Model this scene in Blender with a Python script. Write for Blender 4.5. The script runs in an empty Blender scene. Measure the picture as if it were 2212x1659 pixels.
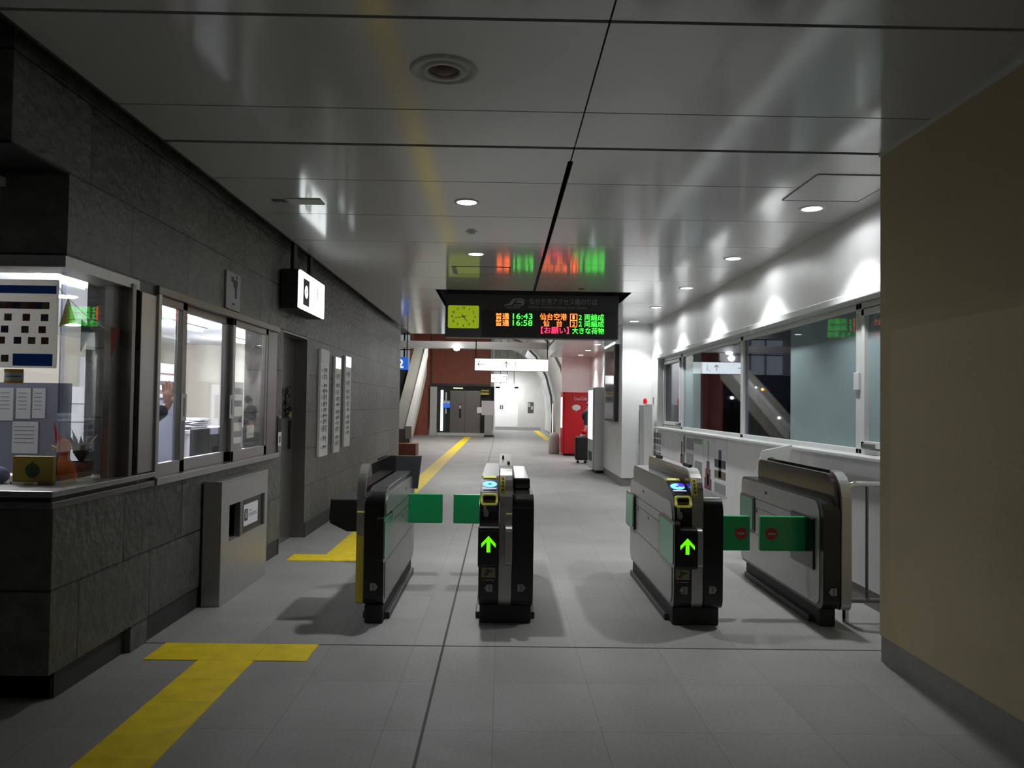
import bpy, bmesh, math, random
from mathutils import Vector, Matrix
random.seed(7)
PI = math.pi
SC = bpy.context.scene
C = SC.collection

# ------------------------------------------------------------------ camera
FPX = 1664.6; YAW = 0.0124; PITCH = 0.0273; ROLL = 0.01443
cam_d = bpy.data.cameras.new('camera'); cam = bpy.data.objects.new('camera', cam_d); C.objects.link(cam)
fw = Vector((math.sin(YAW)*math.cos(PITCH), math.cos(YAW)*math.cos(PITCH), math.sin(PITCH)))
rt = Vector((math.cos(YAW), -math.sin(YAW), 0)); up = rt.cross(fw)
r2 = rt*math.cos(ROLL)+up*math.sin(ROLL); u2 = -rt*math.sin(ROLL)+up*math.cos(ROLL)
M = Matrix((r2, u2, -fw)).transposed().to_4x4(); M.translation = Vector((0, 0, 1.445))
cam.matrix_world = M
cam_d.sensor_fit = 'HORIZONTAL'; cam_d.sensor_width = 36; cam_d.lens = 36*FPX/2212
cam_d.clip_start = 0.05; cam_d.clip_end = 400
SC.camera = cam

# ------------------------------------------------------------------ world, exposure, large lights
w = bpy.data.worlds.new('night'); SC.world = w; w.use_nodes = True
bg = w.node_tree.nodes['Background']; bg.inputs[0].default_value = (0.16, 0.19, 0.30, 1); bg.inputs[1].default_value = 0.035
SC.view_settings.view_transform = 'Standard'; SC.view_settings.look = 'None'
SC.view_settings.exposure = 0.0; SC.view_settings.gamma = 1.0; SC.view_settings.use_curve_mapping = False
LAMP = 115.0      # watts of a lit downlight

def area(name, loc, size, power, rot=(0, 0, 0), col=(1, 1, 1), sy=None, spread=PI):
    l = bpy.data.lights.new(name, 'AREA'); l.energy = power; l.color = col; l.size = size; l.spread = spread
    if sy: l.shape = 'RECTANGLE'; l.size_y = sy
    o = bpy.data.objects.new(name, l); C.objects.link(o); o.location = loc; o.rotation_euler = rot
    return o
def spot(name, loc, power, ang=120, blend=.5, radius=.05, col=(1, 1, 1), parent=None):
    l = bpy.data.lights.new(name, 'SPOT'); l.energy = power; l.color = col
    l.spot_size = math.radians(ang); l.spot_blend = blend; l.shadow_soft_size = radius
    o = bpy.data.objects.new(name, l); C.objects.link(o); o.location = loc; o.parent = parent
    return o
COOL = (0.965, 0.995, 1.0)
area('hall_fill_light', (-1.2, 27, 4.9), 2.0, 480, col=(1, .97, .94), sy=8)  # unseen lamp added to light the brown wall
area('far_fill_light', (0.8, 40, 4.2), 1.5, 200, col=(.95, 1, 1), sy=6)  # unseen lamp added to brighten the far end
area('restroom_light', (0.3, 43.2, 2.6), .6, 60, (math.radians(35), 0, 0), (1, .97, 1))
area('near_fill_light', (0.2, -3.5, 2.8), 2.4, 24, (math.radians(20), 0, 0), (1, .96, .9), sy=2.0)  # fill lamp added behind the camera for the near end

# ------------------------------------------------------------------ materials
def mat(name, col, rough=.6, metal=0., emit=None, es=0., spec=.5, coat=0., coat_r=.1, noise=0., nscale=30., bump=0., bscale=200., stretch=None):
    m = bpy.data.materials.new(name); m.use_nodes = True; nt = m.node_tree; b = nt.nodes['Principled BSDF']
    b.inputs['Base Color'].default_value = (*col, 1); b.inputs['Roughness'].default_value = rough
    b.inputs['Metallic'].default_value = metal; b.inputs['Specular IOR Level'].default_value = spec
    b.inputs['Coat Weight'].default_value = coat; b.inputs['Coat Roughness'].default_value = coat_r
    if emit: b.inputs['Emission Color'].default_value = (*emit, 1); b.inputs['Emission Strength'].default_value = es
    tc = None
    if noise or bump:
        tc = nt.nodes.new('ShaderNodeTexCoord'); mp = nt.nodes.new('ShaderNodeMapping')
        nt.links.new(tc.outputs['Object'], mp.inputs[0])
        if stretch: mp.inputs['Scale'].default_value = stretch
    if noise:
        n = nt.nodes.new('ShaderNodeTexNoise'); n.inputs['Scale'].default_value = nscale; n.inputs['Detail'].default_value = 5
        nt.links.new(mp.outputs[0], n.inputs['Vector'])
        r = nt.nodes.new('ShaderNodeMapRange'); r.inputs[1].default_value = .3; r.inputs[2].default_value = .7
        r.inputs[3].default_value = 1-noise; r.inputs[4].default_value = 1+noise; nt.links.new(n.outputs[0], r.inputs[0])
        mx = nt.nodes.new('ShaderNodeVectorMath'); mx.operation = 'SCALE'; mx.inputs[0].default_value = col
        nt.links.new(r.outputs[0], mx.inputs['Scale']); nt.links.new(mx.outputs[0], b.inputs['Base Color'])
    if bump:
        n2 = nt.nodes.new('ShaderNodeTexNoise'); n2.inputs['Scale'].default_value = bscale; n2.inputs['Detail'].default_value = 4
        nt.links.new(mp.outputs[0], n2.inputs['Vector'])
        bp = nt.nodes.new('ShaderNodeBump'); bp.inputs['Strength'].default_value = bump; bp.inputs['Distance'].default_value = .01
        nt.links.new(n2.outputs[0], bp.inputs['Height']); nt.links.new(bp.outputs[0], b.inputs['Normal'])
    return m

def glass_mat(name, tint=(1, 1, 1), refl=1.0, haze=0.0, hazecol=(.8, .9, .9)):
    m = bpy.data.materials.new(name); m.use_nodes = True; nt = m.node_tree; nt.nodes.clear()
    out = nt.nodes.new('ShaderNodeOutputMaterial'); t = nt.nodes.new('ShaderNodeBsdfTransparent'); t.inputs[0].default_value = (*tint, 1)
    g = nt.nodes.new('ShaderNodeBsdfGlossy'); g.inputs['Roughness'].default_value = .02
    fr = nt.nodes.new('ShaderNodeFresnel'); fr.inputs[0].default_value = 1.5
    ml = nt.nodes.new('ShaderNodeMath'); ml.operation = 'MULTIPLY'; ml.inputs[1].default_value = refl; ml.use_clamp = True
    mx = nt.nodes.new('ShaderNodeMixShader')
    nt.links.new(fr.outputs[0], ml.inputs[0]); nt.links.new(ml.outputs[0], mx.inputs[0])
    base = t.outputs[0]
    if haze:
        d = nt.nodes.new('ShaderNodeBsdfDiffuse'); d.inputs[0].default_value = (*hazecol, 1)
        tl = nt.nodes.new('ShaderNodeBsdfTranslucent'); tl.inputs[0].default_value = (*hazecol, 1)
        a = nt.nodes.new('ShaderNodeMixShader'); a.inputs[0].default_value = .25
        nt.links.new(d.outputs[0], a.inputs[1]); nt.links.new(tl.outputs[0], a.inputs[2])
        h = nt.nodes.new('ShaderNodeMixShader'); h.inputs[0].default_value = haze
        nt.links.new(t.outputs[0], h.inputs[1]); nt.links.new(a.outputs[0], h.inputs[2]); base = h.outputs[0]
    nt.links.new(base, mx.inputs[1]); nt.links.new(g.outputs[0], mx.inputs[2]); nt.links.new(mx.outputs[0], out.inputs[0])
    return m

def stone_mat(name, axis='YZ', rot=0.):
    """dark grey-green split stone in running courses"""
    m = bpy.data.materials.new(name); m.use_nodes = True; nt = m.node_tree; b = nt.nodes['Principled BSDF']; L = nt.links.new
    tc = nt.nodes.new('ShaderNodeTexCoord'); sp = nt.nodes.new('ShaderNodeSeparateXYZ'); cb = nt.nodes.new('ShaderNodeCombineXYZ')
    L(tc.outputs['Object'], sp.inputs[0]); L(sp.outputs['Y' if axis == 'YZ' else 'X'], cb.inputs[0])
    ad = nt.nodes.new('ShaderNodeMath'); ad.inputs[1].default_value = .255; L(sp.outputs['Z'], ad.inputs[0]); L(ad.outputs[0], cb.inputs[1])
    br = nt.nodes.new('ShaderNodeTexBrick'); br.offset = .43; br.squash = 1.0
    br.inputs['Scale'].default_value = 1; br.inputs['Brick Width'].default_value = .78; br.inputs['Row Height'].default_value = .3985
    br.inputs['Mortar Size'].default_value = .0065; br.inputs['Mortar Smooth'].default_value = .3; br.inputs['Bias'].default_value = 0
    br.inputs['Color1'].default_value = (.062, .064, .060, 1); br.inputs['Color2'].default_value = (.108, .113, .104, 1); br.inputs['Mortar'].default_value = (.012, .012, .012, 1)
    L(cb.outputs[0], br.inputs['Vector'])
    n = nt.nodes.new('ShaderNodeTexNoise'); n.inputs['Scale'].default_value = 7; n.inputs['Detail'].default_value = 9; n.inputs['Roughness'].default_value = .7
    mp = nt.nodes.new('ShaderNodeMapping'); mp.inputs['Scale'].default_value = (1.1, 1.1, 1.3); L(tc.outputs['Object'], mp.inputs[0]); L(mp.outputs[0], n.inputs['Vector'])
    mr = nt.nodes.new('ShaderNodeMapRange'); mr.inputs[1].default_value = .3; mr.inputs[2].default_value = .7; mr.inputs[3].default_value = .62; mr.inputs[4].default_value = 1.35
    L(n.outputs[0], mr.inputs[0]); mx = nt.nodes.new('ShaderNodeVectorMath'); mx.operation = 'SCALE'
    L(br.outputs['Color'], mx.inputs[0]); L(mr.outputs[0], mx.inputs['Scale']); L(mx.outputs[0], b.inputs['Base Color'])
    b.inputs['Roughness'].default_value = .42
    n2 = nt.nodes.new('ShaderNodeTexNoise'); n2.inputs['Scale'].default_value = 14; n2.inputs['Detail'].default_value = 8; L(mp.outputs[0], n2.inputs['Vector'])
    sb = nt.nodes.new('ShaderNodeMath'); sb.operation = 'SUBTRACT'; L(n2.outputs[0], sb.inputs[0]); L(br.outputs['Fac'], sb.inputs[1])
    bp = nt.nodes.new('ShaderNodeBump'); bp.inputs['Strength'].default_value = .7; bp.inputs['Distance'].default_value = .02
    L(sb.outputs[0], bp.inputs['Height']); L(bp.outputs[0], b.inputs['Normal'])
    return m

def floor_mat():
    m = bpy.data.materials.new('granite_floor'); m.use_nodes = True; nt = m.node_tree; b = nt.nodes['Principled BSDF']; L = nt.links.new
    tc = nt.nodes.new('ShaderNodeTexCoord'); mp = nt.nodes.new('ShaderNodeMapping'); L(tc.outputs['Object'], mp.inputs[0])
    mp.inputs['Location'].default_value = (.021, -4.65, 0)
    br = nt.nodes.new('ShaderNodeTexBrick'); br.offset = 0; br.inputs['Scale'].default_value = 1
    br.inputs['Brick Width'].default_value = .4845; br.inputs['Row Height'].default_value = .597; br.inputs['Mortar Size'].default_value = .0022
    br.inputs['Mortar Smooth'].default_value = .2; br.inputs['Bias'].default_value = 0
    br.inputs['Color1'].default_value = (.285, .28, .27, 1); br.inputs['Color2'].default_value = (.315, .31, .30, 1); br.inputs['Mortar'].default_value = (.20, .195, .19, 1)
    L(mp.outputs[0], br.inputs['Vector'])
    n = nt.nodes.new('ShaderNodeTexNoise'); n.inputs['Scale'].default_value = 60; n.inputs['Detail'].default_value = 8; L(tc.outputs['Object'], n.inputs['Vector'])
    n3 = nt.nodes.new('ShaderNodeTexNoise'); n3.inputs['Scale'].default_value = 1.3; n3.inputs['Detail'].default_value = 4; L(tc.outputs['Object'], n3.inputs['Vector'])
    am = nt.nodes.new('ShaderNodeMath'); am.operation = 'ADD'; L(n.outputs[0], am.inputs[0]); L(n3.outputs[0], am.inputs[1])
    mr = nt.nodes.new('ShaderNodeMapRange'); mr.inputs[1].default_value = .6; mr.inputs[2].default_value = 1.4; mr.inputs[3].default_value = .8; mr.inputs[4].default_value = 1.2
    L(am.outputs[0], mr.inputs[0]); mx = nt.nodes.new('ShaderNodeVectorMath'); mx.operation = 'SCALE'
    L(br.outputs['Color'], mx.inputs[0]); L(mr.outputs[0], mx.inputs['Scale']); L(mx.outputs[0], b.inputs['Base Color'])
    b.inputs['Roughness'].default_value = .55; b.inputs['Specular IOR Level'].default_value = .4
    return m

K = {}
K['stone'] = stone_mat('split_stone'); K['stone_x'] = stone_mat('split_stone_front', 'XZ')
K['floor'] = floor_mat()
K['ceil'] = mat('ceiling_metal', (.46, .46, .45), .45, spec=.5, coat=.9, coat_r=.11)
K['wall'] = mat('white_wall', (.77, .77, .77), .45, noise=.04, nscale=3)
K['beige'] = mat('beige_wall', (.44, .375, .225), .75, noise=.08, nscale=90, bump=.15, bscale=120)
K['skirt'] = mat('grey_skirting', (.23, .215, .20), .6, noise=.1, nscale=40)
K['dskirt'] = mat('dark_skirting', (.035, .035, .034), .6)
K['black'] = mat('black_gloss', (.008, .008, .009), .22)
K['mblack'] = mat('black_matt', (.012, .012, .013), .6)
K['dark'] = mat('charcoal_frame', (.03, .03, .032), .4)
K['steel'] = mat('brushed_steel', (.42, .41, .40), .33, .85, noise=.12, nscale=20, stretch=(1, 1, 25))
K['steelh'] = mat('brushed_steel_panel', (.40, .39, .38), .36, .55, noise=.15, nscale=14, stretch=(20, 20, 1))
K['chrome'] = mat('polished_steel', (.7, .7, .68), .14, 1.0)
K['dsteel'] = mat('dark_steel', (.21, .20, .195), .33, .7, noise=.1, nscale=18, stretch=(1, 1, 20))
K['alu'] = mat('white_aluminium', (.58, .59, .58), .4, .1)
K['plexi'] = mat('smoked_plexi', (.035, .026, .022), .12)
K['greycap'] = mat('dark_grey_cap', (.05, .052, .056), .33)
K['yel'] = mat('tactile_yellow', (.85, .64, .006), .55, noise=.12, nscale=8)
K['yelp'] = mat('yellow_paint', (.65, .55, .05), .4)
K['yring'] = mat('yellow_ring', (.75, .74, .12), .4, emit=(.8, .8, .15), es=.12)
K['green'] = mat('green_flap', (.0, .33, .10), .35, coat=.5)
K['greenw'] = mat('green_window', (.06, .26, .13), .25)
K['red'] = mat('red_enamel', (.62, .012, .02), .35)
K['redm'] = mat('red_mark', (.35, .02, .02), .5)
K['white'] = mat('white_paint', (.78, .78, .77), .5)
K['paper'] = mat('paper', (.75, .75, .78), .8)
K['ink'] = mat('print_ink', (.05, .05, .055), .7)
K['inkg'] = mat('grey_print', (.30, .30, .31), .7)
K['sticker'] = mat('pale_sticker', (.30, .30, .31), .6)
K['blue'] = mat('blue_print', (.04, .13, .42), .6)
K['photo1'] = mat('photo_maroon', (.16, .05, .06), .6, noise=.4, nscale=60)
K['photo2'] = mat('photo_navy', (.05, .06, .14), .6, noise=.4, nscale=60)
K['photo3'] = mat('photo_olive', (.17, .14, .08), .6, noise=.4, nscale=60)
K['orange'] = mat('orange_print', (.75, .38, .03), .6)
K['orangef'] = mat('orange_felt', (.75, .16, .02), .7)
K['brown'] = mat('brown_red_wall', (.27, .075, .045), .6, noise=.12, nscale=5)
K['brownd'] = mat('brown_base', (.15, .06, .04), .6)
K['cream'] = mat('cream_wall', (.62, .58, .50), .7)
K['offw'] = mat('office_white', (.70, .70, .74), .6)
K['bluegrey'] = mat('blue_grey_screen', (.27, .28, .37), .8)
K['pale'] = mat('pale_hall', (.50, .50, .48), .6, noise=.06, nscale=2)
K['led_r'] = mat('led_red', (0, 0, 0), .5, emit=(1, .05, .02), es=5)
K['led_o'] = mat('led_amber', (0, 0, 0), .5, emit=(1, .13, .02), es=5)
K['led_g'] = mat('led_green', (0, 0, 0), .5, emit=(.05, 1, .05), es=3.2)
K['led_a'] = mat('led_arrow', (0, 0, 0), .5, emit=(.13, 1.0, .0), es=1.2)
K['ring_b'] = mat('reader_blue', (0, 0, 0), .5, emit=(.12, .42, 1), es=2.4)
K['ring_v'] = mat('reader_violet', (0, 0, 0), .5, emit=(.10, .04, 1), es=1.2)
K['lit'] = mat('lit_panel', (.8, .8, .8), .5, emit=(.93, 1, 1), es=2.4)
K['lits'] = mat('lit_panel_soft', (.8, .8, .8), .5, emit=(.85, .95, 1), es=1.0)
K['litv'] = mat('lit_display', (.6, .6, .7), .5, emit=(.75, .72, 1), es=1.2)
K['litp'] = mat('lit_display_pink', (.6, .5, .5), .5, emit=(1, .7, .75), es=1.2)
K['lamp'] = mat('lamp_diffuser', (.9, .9, .9), .5, emit=(1, 1, 1), es=14)
K['clock'] = mat('clock_face', (.3, .38, .02), .5, emit=(.42, .56, .01), es=.5)
K['bluelit'] = mat('blue_lit_sign', (.02, .1, .5), .5, emit=(.03, .16, .75), es=.7)
K['glass'] = glass_mat('clear_glass', (.96, .98, .97), .38)
K['nglass'] = glass_mat('window_glass', (.9, .93, 1), .75)
K['frost'] = glass_mat('frosted_glass', (.6, .8, .8), .7, .85, (.36, .46, .47))
K['smoke'] = glass_mat('smoked_sheet', (.55, .5, .5), .8)
def trans_mat(name, col, f=.5):
    m = bpy.data.materials.new(name); m.use_nodes = True; nt = m.node_tree; nt.nodes.clear()
    out = nt.nodes.new('ShaderNodeOutputMaterial'); d = nt.nodes.new('ShaderNodeBsdfDiffuse'); t = nt.nodes.new('ShaderNodeBsdfTranslucent'); mx = nt.nodes.new('ShaderNodeMixShader')
    d.inputs[0].default_value = (*col, 1); t.inputs[0].default_value = (*col, 1); mx.inputs[0].default_value = f
    nt.links.new(d.outputs[0], mx.inputs[1]); nt.links.new(t.outputs[0], mx.inputs[2]); nt.links.new(mx.outputs[0], out.inputs[0]); return m
K['papert'] = trans_mat('thin_poster_paper', (.72, .70, .66)); K['bluet'] = trans_mat('thin_blue_print', (.08, .20, .55))
K['skin'] = mat('skin', (.55, .30, .22), .5)
K['suit'] = mat('dark_cloth', (.02, .025, .03), .8, noise=.2, nscale=50)
K['hair'] = mat('black_hair', (.012, .011, .011), .5)
K['leaf'] = mat('dark_leaf', (.05, .045, .03), .7, noise=.4, nscale=40)
K['petal'] = mat('dry_petal', (.28, .22, .15), .7)
K['mould'] = mat('grey_mould', (.1, .1, .1), .7)
K['void'] = mat('void_black', (.01, .01, .01), .9)
K['asphalt'] = mat('night_ground', (.03, .03, .033), .8)
K['cloth_y'] = mat('flag_yellow', (.5, .45, .04), .8); K['cloth_g'] = mat('flag_green', (.03, .07, .05), .8)
K['cloth_r'] = mat('flag_red', (.2, .03, .02), .8); K['cloth_d'] = mat('flag_slate', (.04, .05, .06), .8)
K['boxy'] = mat('box_ochre', (.33, .22, .02), .6); K['inkgreen'] = mat('print_green', (.03, .06, .02), .6)
K['lav'] = mat('lavender_cloth', (.20, .22, .42), .8)

K['ceil'].node_tree.nodes['Principled BSDF'].inputs['Coat IOR'].default_value = 1.75
# ------------------------------------------------------------------ mesh helpers
class MB:
    def __init__(s): s.v = []; s.f = []; s.m = []; s.sm = []; s.mats = []
    def _mi(s, m):
        m = K[m] if isinstance(m, str) else m
        if m not in s.mats: s.mats.append(m)
        return s.mats.index(m)
    def add(s, vs, fs, m, smooth=False):
        k = len(s.v); i = s._mi(m); s.v += [tuple(p) for p in vs]
        for f in fs: s.f.append([a+k for a in f]); s.m.append(i); s.sm.append(smooth)
        return s
    def box(s, x0, x1, y0, y1, z0, z1, m, bev=0., seg=2):
        bm = bmesh.new(); bmesh.ops.create_cube(bm, size=1)
        for v in bm.verts: v.co = Vector(((x0+x1)/2+v.co.x*(x1-x0), (y0+y1)/2+v.co.y*(y1-y0), (z0+z1)/2+v.co.z*(z1-z0)))
        if bev: bmesh.ops.bevel(bm, geom=bm.edges[:], offset=bev, segments=seg, affect='EDGES', profile=.5)
        return s.bm(bm, m)
    def bm(s, bm, m, smooth=False, mtx=None):
        bm.verts.index_update(); bmesh.ops.recalc_face_normals(bm, faces=bm.faces[:])
        vs = [(mtx @ v.co) if mtx else v.co for v in bm.verts]
        s.add([tuple(v) for v in vs], [[v.index for v in f.verts] for f in bm.faces], m, smooth); bm.free(); return s
    def prism(s, pts, axis, a, b, m, bev=0.):
        """polygon pts in the plane normal to axis, extruded a..b. axis x: pts (y,z); y: (x,z); z: (x,y)"""
        bm = bmesh.new()
        def P(p, t): return {'x': (t, p[0], p[1]), 'y': (p[0], t, p[1]), 'z': (p[0], p[1], t)}[axis]
        lo = [bm.verts.new(P(p, a)) for p in pts]; hi = [bm.verts.new(P(p, b)) for p in pts]; n = len(pts)
        f0 = bm.faces.new(lo); f1 = bm.faces.new(hi[::-1])
        for i in range(n): bm.faces.new([lo[i], hi[i], hi[(i+1) % n], lo[(i+1) % n]])
        if bev:
            ed = list(set(list(f0.edges)+list(f1.edges))); bmesh.ops.bevel(bm, geom=ed, offset=bev, segments=2, affect='EDGES', profile=.5)
        return s.bm(bm, m)
    def tube(s, pts, r, m, n=12, close=True):
        pts = [Vector(p) for p in pts]; rs = r if isinstance(r, (list, tuple)) else [r]*len(pts)
        vs = []; fs = []; prev = None
        for i, p in enumerate(pts):
            d = (pts[min(i+1, len(pts)-1)]-pts[max(i-1, 0)]).normalized()
            a = prev if prev else (Vector((0, 0, 1)) if abs(d.z) < .9 else Vector((1, 0, 0)))
            u = (a-d*a.dot(d)).normalized(); prev = u; w_ = d.cross(u)
            for k in range(n): t = 2*PI*k/n; vs.append(p+(u*math.cos(t)+w_*math.sin(t))*rs[i])
        for i in range(len(pts)-1):
            for k in range(n): fs.append([i*n+k, i*n+(k+1) % n, (i+1)*n+(k+1) % n, (i+1)*n+k])
        s.add(vs, fs, m, True)
        if close:
            s.add(vs[:n], [list(range(n))[::-1]], m); s.add(vs[-n:], [list(range(n))], m)
        return s
    def lathe(s, prof, c, m, n=32, axis='z'):
        vs = []; fs = []
        for r, z in prof:
            for k in range(n):
                t = 2*PI*k/n; x, y = r*math.cos(t), r*math.sin(t)
                vs.append({'z': (c[0]+x, c[1]+y, c[2]+z), 'y': (c[0]+x, c[1]+z, c[2]+y), 'x': (c[0]+z, c[1]+x, c[2]+y)}[axis])
        for i in range(len(prof)-1):
            for k in range(n): fs.append([i*n+k, i*n+(k+1) % n, (i+1)*n+(k+1) % n, (i+1)*n+k])
        return s.add(vs, fs, m, True)
    def ball(s, c, r, m, sc=(1, 1, 1), n=16):
        bm = bmesh.new(); bmesh.ops.create_uvsphere(bm, u_segments=n, v_segments=n//2+2, radius=r)
        return s.bm(bm, m, True, Matrix.Translation(c) @ Matrix.Diagonal((*sc, 1)))
    def text(s, body, size, origin, xdir, updir, m, width=None, depth=.002, align='LEFT', bold=0.):
        c = bpy.data.curves.new('t', 'FONT'); c.body = body; c.size = size; c.extrude = depth/2; c.align_x = align; c.offset = bold; c.resolution_u = 3
        o = bpy.data.objects.new('t', c); C.objects.link(o); bpy.context.view_layer.update()
        me = bpy.data.meshes.new_from_object(o.evaluated_get(bpy.context.evaluated_depsgraph_get()))
        bpy.data.objects.remove(o); bpy.data.curves.remove(c)
        xs = [v.co.x for v in me.vertices]
        if xs:
            kx = 1.
            if width: kx = width/(max(xs)-min(xs))
            X = Vector(xdir).normalized(); U = Vector(updir).normalized(); N = X.cross(U); O = Vector(origin); x0 = min(xs) if align == 'LEFT' else (min(xs)+max(xs))/2
            s.add([O+X*((v.co.x-x0)*kx)+U*v.co.y+N*v.co.z for v in me.vertices], [list(p.vertices) for p in me.polygons], m)
        bpy.data.meshes.remove(me); return s
    def ob(s, name, parent=None, label=None, cat=None, group=None, kind=None, auto=True):
        me = bpy.data.meshes.new(name); me.from_pydata(s.v, [], s.f)
        for m in s.mats: me.materials.append(m)
        me.polygons.foreach_set('material_index', s.m); me.polygons.foreach_set('use_smooth', s.sm); me.update()
        o = bpy.data.objects.new(name, me); C.objects.link(o)
        if parent:
            o.parent = parent
            loc = Vector((0, 0, 0)); p = parent
            while p: loc += p.location; p = p.parent
            o.location = -loc       # geometry is given in world coordinates
        tag(o, label, cat, group, kind); return o
def tag(o, label=None, cat=None, group=None, kind=None):
    if label: o['label'] = label
    if cat: o['category'] = cat
    if group: o['group'] = group
    if kind: o['kind'] = kind
    return o
def thing(name, label, cat, loc, group=None):
    o = bpy.data.objects.new(name, None); C.objects.link(o); o.location = loc; o.empty_display_size = .1
    return tag(o, label, cat, group)
def struct(mb, name, parent=None): return mb.ob(name, parent, kind=None if parent else 'structure')
def child(o, parent):
    o.parent = parent; return o
def copytree(src, loc, label, group=None):
    r = src.copy(); C.objects.link(r); r.location = loc; r['label'] = label
    if group: r['group'] = group
    for ch in src.children:
        c = ch.copy(); C.objects.link(c); c.parent = r
        for g in ch.children:
            d = g.copy(); C.objects.link(d); d.parent = c
    return r
def rrect(y0, y1, z0, z1, r, n=6):
    """rounded rectangle; r = radii at (y0z0, y1z0, y1z1, y0z1)"""
    pts = []
    for (cy, cz, a0, rr) in ((y0, z0, PI, r[0]), (y1, z0, 1.5*PI, r[1]), (y1, z1, 0, r[2]), (y0, z1, .5*PI, r[3])):
        sx = 1 if cy == y0 else -1; sz = 1 if cz == z0 else -1
        if rr <= 0: pts.append((cy, cz)); continue
        for k in range(n+1):
            a = a0+PI/2*k/n; pts.append((cy+sx*rr+rr*math.cos(a), cz+sz*rr+rr*math.sin(a)))
    return pts

# ------------------------------------------------------------------ room shell
H = 2.95
struct(MB().box(-9, 9, -4, 60, -.1, 0, 'floor'), 'floor')
struct(MB().box(-.337, -.323, -4, 36, 0, .0008, 'mblack').box(-2.1, 2.71, 4.643, 4.657, 0, .0008, 'mblack'), 'trim_1')
# ceiling of metal panels with open joints
cb = MB()
ys = [-3.0, -2.0, -1.0, 0, 1.0, 2.0, 2.97, 3.91, 4.46, 5.18, 6.14, 7.15, 8.17, 9.15, 10.1, 11.15, 12.15, 13.15, 14.15, 15.2, 16.5]
for i in range(len(ys)-1):
    a, b = ys[i], ys[i+1]
    ga = .012 if abs(a-2.97) < .01 else .005; gb = .012 if abs(b-2.97) < .01 else .005
    if a == 3.91: gb = .02
    if a == 4.46: ga = .02
    gx = .004 if a < 4.6 else (.017 if b < 10.2 else 0)
    for x0, x1 in ((-1.98, .4-gx), (.4+gx, 2.71)):
        if 10.05 < a < 12.1:         # opening over the departure board
            if x0 < 0: cb.box(-1.98, -.88, a+ga, b-gb, H, H+.03, 'ceil')
            else: cb.box(1.67, 2.71, a+ga, b-gb, H, H+.03, 'ceil')
        elif a == 4.46:
            cb.box(x0, x1, a+ga, 4.70, H, H+.03, 'ceil'); cb.box(-1.98 if x0 < 0 else .417, .383 if x0 < 0 else 2.71, 4.70, b-gb, H, H+.03, 'ceil')
        else: cb.box(x0, x1, a+ga, b-gb, H, H+.03, 'ceil')
cb.box(1.45, 2.8, 16.5, 24, H, H+.03, 'ceil')
struct(cb, 'ceiling')
struct(MB().box(-9, 2.9, -3, 16.5, 3.25, 3.35, 'void').box(1.45, 2.9, 16.5, 24, 3.25, 3.35, 'void')  # void slabs are unseen, added to stop light leaking through the joints
       .box(-.90, -.88, 10.1, 12.15, H, 3.25, 'dark').box(1.67, 1.69, 10.1, 12.15, H, 3.25, 'dark').box(-.9, 1.69, 12.15, 12.17, H, 3.25, 'dark')
       .box(-2.0, -1.98, -3, 16.5, H, H+.08, 'dark').box(-1.98, 1.45, 16.5, 16.53, H, 3.25, 'alu').box(1.43, 1.45, 16.5, 24, H, 3.25, 'alu'), 'trim_2')

# left stone wall (X = -2.1)
lw = MB()
lw.box(-2.4, -2.1, 4.46, 4.66, 0, 2.13, 'stone')                       # pier in front of the window
lw.box(-2.4, -2.1, 4.66, 7.37, .15, .93, 'stone')                      # below window
lw.box(-2.4, -2.1, 3.27, 7.37, 2.53, 3.25, 'stone')
lw.box(-2.4, -2.1, 3.71, 7.37, 2.13, 2.53, 'stone')
lw.box(-2.4, -2.1, 7.19, 7.37, .93, 2.13, 'stone')
lw.box(-2.4, -2.1, 7.37, 8.30, 2.13, 3.25, 'stone')
lw.box(-2.4, -2.1, 8.30, 15.8, .15, 3.25, 'stone')
lw.box(-2.4, -2.1, 3.66, 4.46, .15, .93, 'stone')
struct(lw, 'wall_left')
fw_ = MB()
fw_.box(-8, -2.104, 3.266, 3.5, 2.532, 3.25, 'stone_x').box(-8, -2.104, 3.706, 3.84, 2.13, 2.532, 'stone_x')
fw_.box(-8, -2.104, 3.656, 3.85, .15, .93, 'stone_x').box(-8, -2.104, 3.269, 3.72, 2.525, 2.535, 'mblack')
struct(fw_, 'wall_front')
struct(MB().box(-8, -2.16, 3.78, 3.9, 0, .15, 'dskirt').box(-2.4, -2.14, 3.78, 4.46, 0, .15, 'dskirt').box(-2.4, -2.11, 4.66, 7.37, 0, .15, 'dskirt')
       .box(-2.4, -2.09, 8.30, 15.8, 0, .15, 'dskirt'), 'baseboard_left')
# right side
struct(MB().box(2.2, 2.9, -3, 4.46, .15, 2.93, 'beige').box(2.19, 2.9, -3, 4.46, 2.93, 2.95, 'alu'), 'wall_right')
struct(MB().box(2.206, 2.9, -3, 4.455, 0, .15, 'skirt').box(2.72, 2.9, 4.46, 14, 0, .13, 'skirt').box(2.195, 2.72, 14.01, 14.2, 0, .15, 'skirt').box(2.19, 2.3, 14.02, 16.5, 0, .15, 'skirt'), 'baseboard_right')
rw = MB()
rw.box(2.71, 2.95, 4.46, 14, .13, 1.08, 'wall').box(2.71, 2.95, 4.46, 14, 2.33, 2.95, 'wall').box(2.71, 2.95, 13.40, 14, 1.08, 2.33, 'wall').box(2.71, 2.95, 4.46, 5.3, 1.08, 2.33, 'wall')
rw.box(2.18, 2.95, 14.0, 16.5, .15, 2.95, 'wall')
rw.box(2.75, 2.95, 16.5, 24, 0, 2.95, 'wall').box(1.85, 2.95, 24, 24.2, 0, 2.95, 'wall')
struct(rw, 'wall_back')
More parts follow.
